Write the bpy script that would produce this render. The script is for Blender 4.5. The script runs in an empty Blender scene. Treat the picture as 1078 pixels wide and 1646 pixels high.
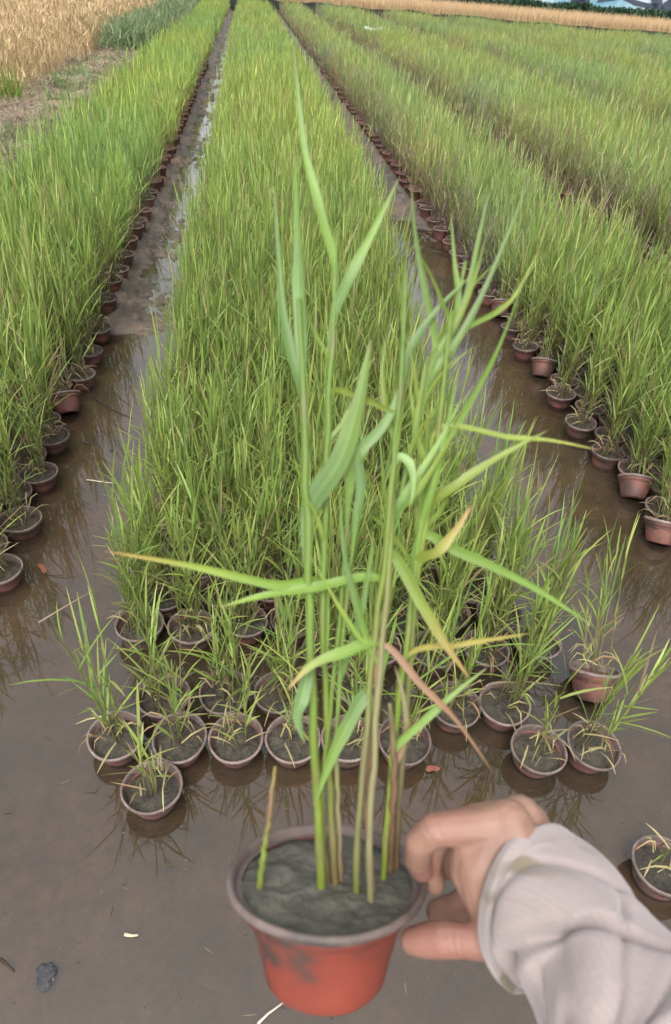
import bpy, bmesh, math, random
import numpy as np
from mathutils import Vector, Matrix

scene = bpy.context.scene
COL = scene.collection
random.seed(7)
RNG = np.random.default_rng(7)

# ------------------------------------------------------------------ camera
FPX, CAM_H = 1090.0, 1.5                     # focal length in photo pixels, eye height

def pix(u, v):
    return np.array([(u - 539.0) / FPX, -(v - 823.0) / FPX, -1.0])

def unit(a):
    a = np.asarray(a, float)
    return a / np.linalg.norm(a)

_Y = unit(pix(395, -52))                      # the beds run along world Y
_Z = unit(np.cross(pix(1395, -52 + 75), _Y))
if _Z[1] < 0:
    _Z = -_Z
ROT = np.array([np.cross(_Y, _Z), _Y, _Z])    # world = ROT @ camera
EYE = np.array([0, 0, CAM_H])

def cam_to_world(u, v, depth):
    return ROT @ (pix(u, v) * depth) + EYE

def ground_at(u, v, z=0.0):
    w = ROT @ pix(u, v)
    return EYE + w * ((z - CAM_H) / w[2])

def project(P):
    c = (np.asarray(P) - EYE) @ ROT
    d = np.maximum(-c[:, 2], 1e-3)
    return 539 + FPX * c[:, 0] / d, 823 - FPX * c[:, 1] / d, -c[:, 2]

cam = bpy.data.cameras.new("camera")
cam_ob = bpy.data.objects.new("camera", cam)
COL.objects.link(cam_ob)
M = Matrix([list(ROT[i]) + [EYE[i]] for i in range(3)] + [[0, 0, 0, 1]])
cam_ob.matrix_world = M
cam.sensor_fit = 'VERTICAL'
cam.sensor_height = 36.0
cam.sensor_width = 24.0
cam.lens = 36.0 * FPX / 1646.0
cam.clip_start = 0.02
cam.clip_end = 1000
cam.dof.use_dof = True
cam.dof.focus_distance = 2.3
cam.dof.aperture_fstop = 8.5
scene.camera = cam_ob

# ------------------------------------------------------------------ world, sun, exposure (overcast)
world = bpy.data.worlds.new("World")
scene.world = world
world.use_nodes = True
wn, wl = world.node_tree.nodes, world.node_tree.links
wn.clear()
sky = wn.new('ShaderNodeTexSky')
sky.sky_type = 'NISHITA'
sky.sun_disc = False
sky.sun_elevation = math.radians(58)
sky.sun_rotation = math.radians(200)
sky.air_density = 1.0
sky.dust_density = 6.0
hs = wn.new('ShaderNodeHueSaturation')
hs.inputs['Saturation'].default_value = 0.22
bg = wn.new('ShaderNodeBackground')
bg.inputs['Strength'].default_value = 0.15
wo = wn.new('ShaderNodeOutputWorld')
wl.new(sky.outputs[0], hs.inputs['Color'])
wl.new(hs.outputs[0], bg.inputs['Color'])
wl.new(bg.outputs[0], wo.inputs['Surface'])

sun = bpy.data.lights.new("sun", 'SUN')
sun.energy = 0.6
sun.angle = math.radians(40)
sun.color = (1.0, 0.96, 0.9)
sun_ob = bpy.data.objects.new("sun", sun)
COL.objects.link(sun_ob)
# sun direction matches the sky: elevation 58, rotation 200 (clockwise from +Y)
_e, _r = math.radians(58), math.radians(200)
_to = Vector((math.sin(_r) * math.cos(_e), math.cos(_r) * math.cos(_e), math.sin(_e)))
sun_ob.rotation_euler = _to.to_track_quat('Z', 'Y').to_euler()
sun_ob.location = _to * 60

scene.view_settings.view_transform = 'Standard'
scene.view_settings.look = 'None'
scene.view_settings.gamma = 1.0
scene.view_settings.exposure = 1.84
scene.cycles.max_bounces = 6
scene.cycles.diffuse_bounces = 4
scene.cycles.glossy_bounces = 3
scene.cycles.transmission_bounces = 4
scene.cycles.transparent_max_bounces = 8

ALB = 0.62          # one albedo scale for all base colours, against the exposure above
# ------------------------------------------------------------------ helpers: noise, meshes, tags
_LAT = np.random.default_rng(3).random((257, 257))

def vnoise(x, y, seed=0):
    x = np.asarray(x, float) + seed * 17.31
    y = np.asarray(y, float) + seed * 9.77
    xi, yi = np.floor(x).astype(int), np.floor(y).astype(int)
    fx, fy = x - xi, y - yi
    fx, fy = fx * fx * (3 - 2 * fx), fy * fy * (3 - 2 * fy)
    a = _LAT[xi % 257, yi % 257]; b = _LAT[(xi + 1) % 257, yi % 257]
    c = _LAT[xi % 257, (yi + 1) % 257]; d = _LAT[(xi + 1) % 257, (yi + 1) % 257]
    return (a * (1 - fx) + b * fx) * (1 - fy) + (c * (1 - fx) + d * fx) * fy

def fbm(x, y, oct=4, seed=0):
    s = 0; amp = 0.5; t = 0
    for k in range(oct):
        s = s + amp * vnoise(x * 2 ** k, y * 2 ** k, seed + k); t += amp; amp *= 0.5
    return s / t

def sstep(a, b, x):
    t = np.clip((np.asarray(x, float) - a) / (b - a), 0, 1)
    return t * t * (3 - 2 * t)

class Buf:
    """collects triangles with colours and material slots"""
    def __init__(self):
        self.V, self.F, self.C, self.Mi, self.n = [], [], [], [], 0
    def add(self, V, F, C, mi=0):
        V = np.asarray(V, float); F = np.asarray(F, int)
        C = np.broadcast_to(np.asarray(C, float), (len(V), 3))
        self.V.append(V); self.F.append(F + self.n); self.C.append(C)
        self.Mi.append(np.full(len(F), mi) if np.isscalar(mi) else np.asarray(mi))
        self.n += len(V)
    def arrays(self):
        return (np.concatenate(self.V), np.concatenate(self.F), np.concatenate(self.C), np.concatenate(self.Mi))
    def mesh(self, name, mats, smooth=True):
        V, F, C, Mi = self.arrays()
        return mesh_np(name, V, F, C, Mi, mats, smooth)

def mesh_np(name, V, F, C, Mi, mats, smooth=True):
    me = bpy.data.meshes.new(name)
    me.vertices.add(len(V)); me.vertices.foreach_set('co', np.ascontiguousarray(V, dtype=np.float32).ravel())
    me.loops.add(3 * len(F)); me.loops.foreach_set('vertex_index', np.ascontiguousarray(F, dtype=np.int32).ravel())
    me.polygons.add(len(F))
    me.polygons.foreach_set('loop_start', np.arange(0, 3 * len(F), 3, dtype=np.int32))
    me.polygons.foreach_set('material_index', np.ascontiguousarray(Mi, dtype=np.int32))
    me.polygons.foreach_set('use_smooth', np.full(len(F), smooth, dtype=bool))
    at = me.attributes.new('Col', 'FLOAT_COLOR', 'POINT')
    at.data.foreach_set('color', np.concatenate([C * ALB, np.ones((len(C), 1))], 1).astype(np.float32).ravel())
    for m in mats:
        me.materials.append(m)
    me.update(calc_edges=True)
    return me

def link(name, me, parent=None, loc=None, rot=None, scale=None):
    o = bpy.data.objects.new(name, me)
    COL.objects.link(o)
    if parent: o.parent = parent
    if loc is not None: o.location = loc
    if rot is not None: o.rotation_euler = rot
    if scale is not None: o.scale = scale
    return o

def tag(o, label=None, cat=None, group=None, kind=None):
    if label: o['label'] = label
    if cat: o['category'] = cat
    if group: o['group'] = group
    if kind: o['kind'] = kind
    return o

def thing(name, label, cat, loc=(0, 0, 0), rot=(0, 0, 0), group=None):
    o = bpy.data.objects.new(name, None)
    o.empty_display_size = 0.05
    COL.objects.link(o)
    o.location = loc; o.rotation_euler = rot
    return tag(o, label, cat, group)

def ribbon(P, W, side=None, fold=0.0, rng=None):
    """a leaf blade along points P with widths W; fold > 0 gives a raised pair of halves along a midrib"""
    P = np.asarray(P, float); n = len(P)
    T = np.gradient(P, axis=0)
    T /= np.linalg.norm(T, axis=1)[:, None] + 1e-9
    if side is None:
        side = (rng or RNG).normal(size=3)
    S = np.asarray(side, float) - T * (T @ np.asarray(side, float))[:, None]
    S /= np.linalg.norm(S, axis=1)[:, None] + 1e-9
    W = np.asarray(W, float)[:, None] * 0.5
    if fold <= 0:
        V = np.empty((2 * n, 3)); V[0::2] = P - S * W; V[1::2] = P + S * W
        F = []
        for i in range(n - 1):
            a = 2 * i
            F += [(a, a + 1, a + 3), (a, a + 3, a + 2)]
        return V, np.array(F)
    N = np.cross(T, S)
    V = np.empty((3 * n, 3)); V[0::3] = P - S * W + N * W * fold; V[1::3] = P; V[2::3] = P + S * W + N * W * fold
    F = []
    for i in range(n - 1):
        a = 3 * i
        F += [(a, a + 1, a + 4), (a, a + 4, a + 3), (a + 1, a + 2, a + 5), (a + 1, a + 5, a + 4)]
    return V, np.array(F)

def tube(P, R, k=5, cap=True):
    P = np.asarray(P, float); n = len(P); R = np.broadcast_to(np.asarray(R, float), (n,))
    T = np.gradient(P, axis=0); T /= np.linalg.norm(T, axis=1)[:, None] + 1e-9
    ref = np.array([0.31, 0.87, 0.23]) if abs(T[0] @ unit([0.31, 0.87, 0.23])) < 0.9 else np.array([1.0, 0, 0])
    A = ref - T * (T @ ref)[:, None]; A /= np.linalg.norm(A, axis=1)[:, None]
    B = np.cross(T, A)
    ang = np.arange(k) * 2 * math.pi / k
    V = (P[:, None] + R[:, None, None] * (A[:, None] * np.cos(ang)[None, :, None] + B[:, None] * np.sin(ang)[None, :, None])).reshape(-1, 3)
    F = []
    for i in range(n - 1):
        for j in range(k):
            a, b = i * k + j, i * k + (j + 1) % k
            F += [(a, b, b + k), (a, b + k, a + k)]
    if cap:
        V = np.concatenate([V, P[:1], P[-1:]])
        c0, c1 = n * k, n * k + 1
        for j in range(k):
            F += [(c0, (j + 1) % k, j), (c1, (n - 1) * k + j, (n - 1) * k + (j + 1) % k)]
    return V, np.array(F)

def lathe(prof, k=24, wob=None):
    prof = np.asarray(prof, float); n = len(prof)
    ang = np.arange(k) * 2 * math.pi / k
    w = np.ones(k) if wob is None else wob(ang)
    V = np.stack([prof[:, 0, None] * np.cos(ang) * w, prof[:, 0, None] * np.sin(ang) * w, np.repeat(prof[:, 1, None], k, 1)], -1).reshape(-1, 3)
    F = []
    for i in range(n - 1):
        for j in range(k):
            a, b = i * k + j, i * k + (j + 1) % k
            F += [(a, b, b + k), (a, b + k, a + k)]
    return V, np.array(F)

# ------------------------------------------------------------------ materials
def new_mat(name):
    m = bpy.data.materials.new(name); m.use_nodes = True
    nt = m.node_tree; nt.nodes.clear()
    return m, nt.nodes, nt.links

def N(nodes, kind, **kw):
    n = nodes.new(kind)
    for k, v in kw.items():
        if k in n.inputs: n.inputs[k].default_value = v
        else: setattr(n, k, v)
    return n

def ramp(nodes, stops):
    r = nodes.new('ShaderNodeValToRGB')
    el = r.color_ramp.elements
    while len(el) < len(stops): el.new(0.5)
    for e, (p, c) in zip(el, stops):
        e.position = p; e.color = (*c, 1) if len(c) == 3 else c
    return r

def leaf_material(name, transl=0.4, rough=0.5, grain=0.0, spec=0.3):
    m, n, l = new_mat(name)
    at = N(n, 'ShaderNodeAttribute'); at.attribute_name = 'Col'
    oi = N(n, 'ShaderNodeObjectInfo')
    mr = N(n, 'ShaderNodeMapRange'); mr.inputs['To Min'].default_value = 0.86; mr.inputs['To Max'].default_value = 1.14
    l.new(oi.outputs['Random'], mr.inputs['Value'])
    h = N(n, 'ShaderNodeHueSaturation')
    l.new(mr.outputs[0], h.inputs['Value']); l.new(at.outputs['Color'], h.inputs['Color'])
    col = h.outputs[0]
    if grain:
        tc = N(n, 'ShaderNodeTexCoord')
        no = N(n, 'ShaderNodeTexNoise', Scale=140.0, Detail=4.0)
        l.new(tc.outputs['Object'], no.inputs['Vector'])
        mr2 = N(n, 'ShaderNodeMapRange'); mr2.inputs['To Min'].default_value = 1 - grain; mr2.inputs['To Max'].default_value = 1 + grain
        l.new(no.outputs['Fac'], mr2.inputs['Value'])
        h2 = N(n, 'ShaderNodeHueSaturation')
        l.new(mr2.outputs[0], h2.inputs['Value']); l.new(col, h2.inputs['Color'])
        col = h2.outputs[0]
    p = N(n, 'ShaderNodeBsdfPrincipled', Roughness=rough)
    p.inputs['Specular IOR Level'].default_value = spec
    tr = N(n, 'ShaderNodeBsdfTranslucent')
    mx = N(n, 'ShaderNodeMixShader'); mx.inputs[0].default_value = transl
    o = N(n, 'ShaderNodeOutputMaterial')
    l.new(col, p.inputs['Base Color']); l.new(col, tr.inputs['Color'])
    l.new(p.outputs[0], mx.inputs[1]); l.new(tr.outputs[0], mx.inputs[2]); l.new(mx.outputs[0], o.inputs[0])
    return m

def noisy_material(name, stops, scale=20.0, detail=6.0, rough=(0.6, 0.9), bump=0.4, bump_scale=None, bump_dist=0.004, stops2=None, scale2=3.0, spec=0.4, obj_coords=True, rnd=0.0):
    m, n, l = new_mat(name)
    tc = N(n, 'ShaderNodeTexCoord')
    no = N(n, 'ShaderNodeTexNoise', Scale=scale, Detail=detail, Roughness=0.62)
    vec = tc.outputs['Object']
    if rnd:
        oi = N(n, 'ShaderNodeObjectInfo')
        va = N(n, 'ShaderNodeVectorMath', operation='ADD')
        sc = N(n, 'ShaderNodeMath', operation='MULTIPLY'); sc.inputs[1].default_value = 57.0
        l.new(oi.outputs['Random'], sc.inputs[0]); l.new(vec, va.inputs[0]); l.new(sc.outputs[0], va.inputs[1])
        vec = va.outputs[0]
    l.new(vec, no.inputs['Vector'])
    r = ramp(n, [(q, tuple(ALB * z for z in c_)) for q, c_ in stops]); l.new(no.outputs['Fac'], r.inputs[0])
    col = r.outputs[0]
    if stops2:
        no2 = N(n, 'ShaderNodeTexNoise', Scale=scale2, Detail=5.0, Roughness=0.55)
        l.new(vec, no2.inputs['Vector'])
        r2 = ramp(n, stops2); l.new(no2.outputs['Fac'], r2.inputs[0])
        mxc = N(n, 'ShaderNodeMix', data_type='RGBA', blend_type='MULTIPLY')
        mxc.inputs[0].default_value = 1.0
        l.new(col, mxc.inputs[6]); l.new(r2.outputs[0], mxc.inputs[7]); col = mxc.outputs[2]
    if rnd:
        mr0 = N(n, 'ShaderNodeMapRange'); mr0.inputs['To Min'].default_value = 1 - rnd; mr0.inputs['To Max'].default_value = 1 + rnd
        l.new(oi.outputs['Random'], mr0.inputs['Value'])
        hh = N(n, 'ShaderNodeHueSaturation'); l.new(mr0.outputs[0], hh.inputs['Value']); l.new(col, hh.inputs['Color']); col = hh.outputs[0]
    p = N(n, 'ShaderNodeBsdfPrincipled'); p.inputs['Specular IOR Level'].default_value = spec
    l.new(col, p.inputs['Base Color'])
    mr = N(n, 'ShaderNodeMapRange'); mr.inputs['To Min'].default_value = rough[0]; mr.inputs['To Max'].default_value = rough[1]
    l.new(no.outputs['Fac'], mr.inputs['Value']); l.new(mr.outputs[0], p.inputs['Roughness'])
    if bump:
        nb = N(n, 'ShaderNodeTexNoise', Scale=bump_scale or scale * 2, Detail=6.0, Roughness=0.6)
        l.new(vec, nb.inputs['Vector'])
        b = N(n, 'ShaderNodeBump', Strength=bump, Distance=bump_dist)
        l.new(nb.outputs['Fac'], b.inputs['Height']); l.new(b.outputs[0], p.inputs['Normal'])
    o = N(n, 'ShaderNodeOutputMaterial'); l.new(p.outputs[0], o.inputs[0])
    return m

MAT_LEAF = leaf_material('reed_leaf', 0.42, 0.5)
MAT_HELD = leaf_material('held_reed_leaf', 0.30, 0.45, grain=0.12)
MAT_STRAW = leaf_material('dry_straw', 0.15, 0.8, spec=0.1)
MAT_MUD = noisy_material('wet_mud', [(0.25, (0.10, 0.074, 0.054)), (0.5, (0.165, 0.125, 0.094)), (0.75, (0.225, 0.175, 0.135))],
                         scale=7.0, detail=9.0, rough=(0.5, 0.85), bump=0.5, bump_scale=55.0, bump_dist=0.006,
                         stops2=[(0.35, (0.72, 0.74, 0.70)), (0.65, (1.0, 0.97, 0.94))], scale2=1.6)
MAT_POT = noisy_material('red_plastic_pot', [(0.38, (0.055, 0.036, 0.028)), (0.54, (0.125, 0.048, 0.037)), (0.78, (0.24, 0.078, 0.058))],
                         scale=16.0, detail=5.0, rough=(0.45, 0.75), bump=0.2, bump_scale=80, bump_dist=0.001, rnd=0.2)
MAT_POT_HELD = noisy_material('held_red_pot', [(0.38, (0.05, 0.03, 0.024)), (0.47, (0.17, 0.030, 0.017)), (0.8, (0.235, 0.040, 0.020))],
                              scale=13.0, detail=6.0, rough=(0.4, 0.7), bump=0.2, bump_scale=90, bump_dist=0.001)
MAT_RIM = noisy_material('dusty_rim', [(0.3, (0.07, 0.045, 0.038)), (0.52, (0.135, 0.098, 0.085)), (0.8, (0.21, 0.17, 0.155))],
                         scale=38.0, detail=5.0, rough=(0.6, 0.9), bump=0.3, bump_scale=120, bump_dist=0.001, rnd=0.4)
MAT_SOIL = noisy_material('pot_soil', [(0.34, (0.016, 0.013, 0.008)), (0.55, (0.046, 0.038, 0.024)), (0.72, (0.075, 0.066, 0.038)), (0.8, (0.13, 0.115, 0.075))],
                          scale=60.0, detail=8.0, rough=(0.45, 0.95), bump=1.0, bump_scale=140, bump_dist=0.005, rnd=0.2)
MAT_SOIL_HELD = noisy_material('held_soil', [(0.3, (0.03, 0.029, 0.023)), (0.5, (0.075, 0.071, 0.056)), (0.8, (0.13, 0.122, 0.098))],
                               scale=45.0, detail=9.0, rough=(0.55, 0.95), bump=1.0, bump_scale=110, bump_dist=0.004,
                               stops2=[(0.35, (0.75, 0.75, 0.7)), (0.65, (1, 1, 1))], scale2=12.0)

def water_material():
    m, n, l = new_mat('shallow_water')
    fr = N(n, 'ShaderNodeFresnel', IOR=1.73)
    tc = N(n, 'ShaderNodeTexCoord')
    no = N(n, 'ShaderNodeTexNoise', Scale=9.0, Detail=3.0)
    l.new(tc.outputs['Object'], no.inputs['Vector'])
    b = N(n, 'ShaderNodeBump', Strength=0.03, Distance=0.01)
    l.new(no.outputs['Fac'], b.inputs['Height'])
    t = N(n, 'ShaderNodeBsdfTransparent'); t.inputs['Color'].default_value = (0.84, 0.78, 0.68, 1)
    d = N(n, 'ShaderNodeBsdfDiffuse'); d.inputs['Color'].default_value = (0.058, 0.043, 0.029, 1)
    no2 = N(n, 'ShaderNodeTexNoise', Scale=2.2, Detail=4.0)
    l.new(tc.outputs['Object'], no2.inputs['Vector'])
    mr = N(n, 'ShaderNodeMapRange'); mr.inputs['From Min'].default_value = 0.3; mr.inputs['From Max'].default_value = 0.7
    mr.inputs['To Min'].default_value = 0.03; mr.inputs['To Max'].default_value = 0.30
    l.new(no2.outputs['Fac'], mr.inputs['Value'])
    mt = N(n, 'ShaderNodeMixShader')                      # suspended silt
    l.new(mr.outputs[0], mt.inputs[0]); l.new(t.outputs[0], mt.inputs[1]); l.new(d.outputs[0], mt.inputs[2])
    g = N(n, 'ShaderNodeBsdfGlossy', Roughness=0.03)
    l.new(b.outputs[0], g.inputs['Normal']); l.new(b.outputs[0], fr.inputs['Normal'])
    mx = N(n, 'ShaderNodeMixShader')
    l.new(fr.outputs[0], mx.inputs[0]); l.new(mt.outputs[0], mx.inputs[1]); l.new(g.outputs[0], mx.inputs[2])
    o = N(n, 'ShaderNodeOutputMaterial'); l.new(mx.outputs[0], o.inputs[0])
    return m
MAT_WATER = water_material()

def ground_material():
    """mud in the beds, dry crumbly soil on the bank and the fields: split by an attribute"""
    m, n, l = new_mat('field_ground')
    tc = N(n, 'ShaderNodeTexCoord')
    at = N(n, 'ShaderNodeAttribute'); at.attribute_name = 'Col'
    no = N(n, 'ShaderNodeTexNoise', Scale=6.0, Detail=10.0, Roughness=0.65)
    no2 = N(n, 'ShaderNodeTexNoise', Scale=1.5, Detail=4.0)
    no3 = N(n, 'ShaderNodeTexNoise', Scale=45.0, Detail=6.0, Roughness=0.7)
    for q in (no, no2, no3): l.new(tc.outputs['Object'], q.inputs['Vector'])
    r = ramp(n, [(0.28, (0.5, 0.5, 0.5)), (0.5, (0.98, 0.98, 0.98)), (0.72, (1.45, 1.42, 1.38))]); l.new(no.outputs['Fac'], r.inputs[0])
    r2 = ramp(n, [(0.34, (0.55, 0.63, 0.60)), (0.66, (1.22, 1.08, 0.98))]); l.new(no2.outputs['Fac'], r2.inputs[0])
    r3 = ramp(n, [(0.3, (0.6, 0.6, 0.6)), (0.5, (1, 1, 1)), (0.72, (1.3, 1.28, 1.25))]); l.new(no3.outputs['Fac'], r3.inputs[0])
    c = at.outputs['Color']
    for q in (r, r2, r3):
        mm = N(n, 'ShaderNodeMix', data_type='RGBA', blend_type='MULTIPLY'); mm.inputs[0].default_value = 1.0
        l.new(c, mm.inputs[6]); l.new(q.outputs[0], mm.inputs[7]); c = mm.outputs[2]
    p = N(n, 'ShaderNodeBsdfPrincipled'); p.inputs['Specular IOR Level'].default_value = 0.45
    l.new(c, p.inputs['Base Color'])
    mr = N(n, 'ShaderNodeMapRange'); mr.inputs['To Min'].default_value = 0.45; mr.inputs['To Max'].default_value = 0.95
    l.new(no3.outputs['Fac'], mr.inputs['Value']); l.new(mr.outputs[0], p.inputs['Roughness'])
    ad = N(n, 'ShaderNodeMath', operation='ADD'); l.new(no.outputs['Fac'], ad.inputs[0]); l.new(no3.outputs['Fac'], ad.inputs[1])
    b = N(n, 'ShaderNodeBump', Strength=0.55, Distance=0.008)
    l.new(ad.outputs[0], b.inputs['Height']); l.new(b.outputs[0], p.inputs['Normal'])
    o = N(n, 'ShaderNodeOutputMaterial'); l.new(p.outputs[0], o.inputs[0])
    return m
MAT_GROUND = ground_material()

# ------------------------------------------------------------------ the ground: one sheet to the horizon
WATER_Z = 0.012
def far_edge(x):                                        # the slanting far end of the beds
    return 35.6 - 0.47 * np.asarray(x, float)

BEDS = [(-1.50, -0.76), (-0.335, 0.92), (1.40, 2.15), (2.82, 4.35), (5.2, 6.8), (7.6, 9.2), (10.0, 11.6), (12.4, 14.0),
        (14.8, 16.4), (17.2, 18.8), (19.6, 21.2), (22.0, 23.6)]
BED_Y0 = [1.44, 1.07, 1.66, 2.6, 3, 3, 3, 3, 3, 3, 3, 3, 3]

def ground_z(x, y):
    x = np.asarray(x, float); y = np.asarray(y, float)
    z = -0.008 + 0.012 * (fbm(x * 3, y * 3, 4, 1) - 0.5) - 0.006 * sstep(0.4, 1.2, y)
    # left channel: open water near, trampled mud with puddles further up
    cl = sstep(-0.86, -0.74, x) * (1 - sstep(-0.40, -0.28, x))
    up = sstep(3.2, 3.7, y + 0.5 * (fbm(x * 4, y * 2, 3, 6) - 0.5))
    tread = 0.085 * (fbm(x * 5.0, y * 2.4, 3, 5) - 0.53) + 0.075 * (np.abs(fbm(x * 13, y * 9, 4, 8) - 0.5) * 2 - 0.30) + 0.03 * (fbm(x * 34, y * 30, 3, 9) - 0.5)
    slope = 0.060 * sstep(-0.54, -0.74, x) - 0.003 + 0.014 * sstep(12, 24, y)
    z = z * (1 - cl * up) + cl * up * (WATER_Z + tread + slope)
    z = z + cl * 0.022 * sstep(3.28, 3.36, y + 0.12 * (fbm(x * 6, y * 0 + 2, 2, 3) - .5)) * (1 - sstep(3.42, 3.52, y))
    # right channel
    cr = sstep(0.86, 0.98, x) * (1 - sstep(1.32, 1.46, x))
    upr = sstep(4.3, 6.2, y + 0.9 * (fbm(x * 4, y * 2, 3, 7) - 0.5))
    trr = 0.08 * (fbm(x * 5.0, y * 2.2, 3, 15) - 0.46) + 0.07 * (np.abs(fbm(x * 13, y * 9, 4, 18) - 0.5) * 2 - 0.30) + 0.03 * (fbm(x * 34, y * 30, 3, 19) - 0.5)
    z = z * (1 - cr * upr) + cr * upr * (WATER_Z + trr + 0.06 * sstep(1.05, 1.35, x))
    # trenches between the right hand beds are rough damp soil
    rt = sstep(2.15, 2.35, x)
    z = z + rt * (0.02 + 0.05 * (fbm(x * 4, y * 4, 4, 21) - 0.35))
    # bank on the left
    bk = sstep(-1.52, -1.84, x + 0.22 * (fbm(x * 0 + 1.5, y * 1.6, 3, 31) - 0.5))
    z = z + bk * (0.27 + 0.20 * (fbm(x * 4, y * 4, 5, 33) - 0.5))
    # ridge beyond the far end
    e = y - far_edge(x)
    z = z + 0.16 * sstep(0.2, 0.7, e) + 0.0 * e
    return z

def ground():
    xs = np.concatenate([np.linspace(-300, -14, 20), np.linspace(-13, -3, 40), np.arange(-2.9, -1.2, 0.03), np.arange(-1.2, 1.7, 0.016),
                         np.arange(1.7, 6, 0.06), np.linspace(6.1, 26, 90), np.linspace(28, 300, 20)])
    ys = np.concatenate([np.linspace(-60, -2, 14), np.linspace(-1.8, 0.1, 20), np.arange(0.15, 6.5, 0.016), np.arange(6.5, 14, 0.03), np.arange(14, 36, 0.16),
                         np.arange(36, 62, 0.3), np.linspace(63, 400, 24)])
    X, Y = np.meshgrid(xs, ys, indexing='ij')
    Z = ground_z(X, Y)
    nx, ny = X.shape
    idx = np.arange(nx * ny).reshape(nx, ny)
    a, b, c, d = idx[:-1, :-1].ravel(), idx[1:, :-1].ravel(), idx[1:, 1:].ravel(), idx[:-1, 1:].ravel()
    F = np.concatenate([np.stack([a, b, c], 1), np.stack([a, c, d], 1)])
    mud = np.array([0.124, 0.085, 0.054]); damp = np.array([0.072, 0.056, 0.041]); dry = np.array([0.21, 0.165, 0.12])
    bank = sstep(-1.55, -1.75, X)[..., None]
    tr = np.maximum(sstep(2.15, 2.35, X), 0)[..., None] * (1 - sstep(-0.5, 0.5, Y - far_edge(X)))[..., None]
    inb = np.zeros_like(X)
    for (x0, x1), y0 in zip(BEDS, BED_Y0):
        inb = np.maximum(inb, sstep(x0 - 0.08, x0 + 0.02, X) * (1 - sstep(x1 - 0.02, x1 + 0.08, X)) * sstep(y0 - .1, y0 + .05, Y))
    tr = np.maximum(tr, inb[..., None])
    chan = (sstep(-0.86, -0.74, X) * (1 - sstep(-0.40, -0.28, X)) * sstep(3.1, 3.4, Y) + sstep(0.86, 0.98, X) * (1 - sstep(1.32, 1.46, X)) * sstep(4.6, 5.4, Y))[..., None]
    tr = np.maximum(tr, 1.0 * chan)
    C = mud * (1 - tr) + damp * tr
    mix = (0.3 + 0.7 * sstep(0.4, 0.6, fbm(X * 2.5, Y * 2.5, 3, 41)))[..., None]
    top_ = sstep(-1.72, -1.98, X + 0.3 * (fbm(X * 2, Y * 2.2, 3, 44) - 0.5))[..., None]      # dug dark face below, dry soil on top
    C = C * (1 - bank) + bank * ((dry * mix + np.array([0.10, 0.08, 0.055]) * (1 - mix)) * top_ + np.array([0.085, 0.063, 0.045]) * (1 - top_))
    me = mesh_np('ground', np.stack([X, Y, Z], -1).reshape(-1, 3), F, C.reshape(-1, 3), np.zeros(len(F)), [MAT_GROUND])
    o = link('ground', me)
    tag(o, 'brown muddy ground of the nursery field with raised earth bank', 'ground', kind='structure')
ground()

def water():
    xs, ys = np.array([-2.1, 2.7]), np.array([-1.5, 46.0])
    V = [(-1.66, -1.5, WATER_Z), (2.3, -1.5, WATER_Z), (2.3, 46, WATER_Z), (-1.66, 46, WATER_Z)]
    me = mesh_np('water', V, [(0, 1, 2), (0, 2, 3)], np.ones((4, 3)) * 0.2, [0, 0], [MAT_WATER])
    tag(link('water', me), 'shallow murky water flooding the mud and the channels between beds', 'water', kind='structure')
water()

# ------------------------------------------------------------------ plants: shoots of reed
GREENS = np.array([(0.215, 0.325, 0.065), (0.255, 0.365, 0.075), (0.30, 0.395, 0.09), (0.175, 0.295, 0.08), (0.345, 0.415, 0.11)])
DRY = np.array([(0.34, 0.28, 0.14), (0.27, 0.19, 0.10), (0.38, 0.34, 0.17)])
STEMG = np.array((0.28, 0.35, 0.085))

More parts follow.
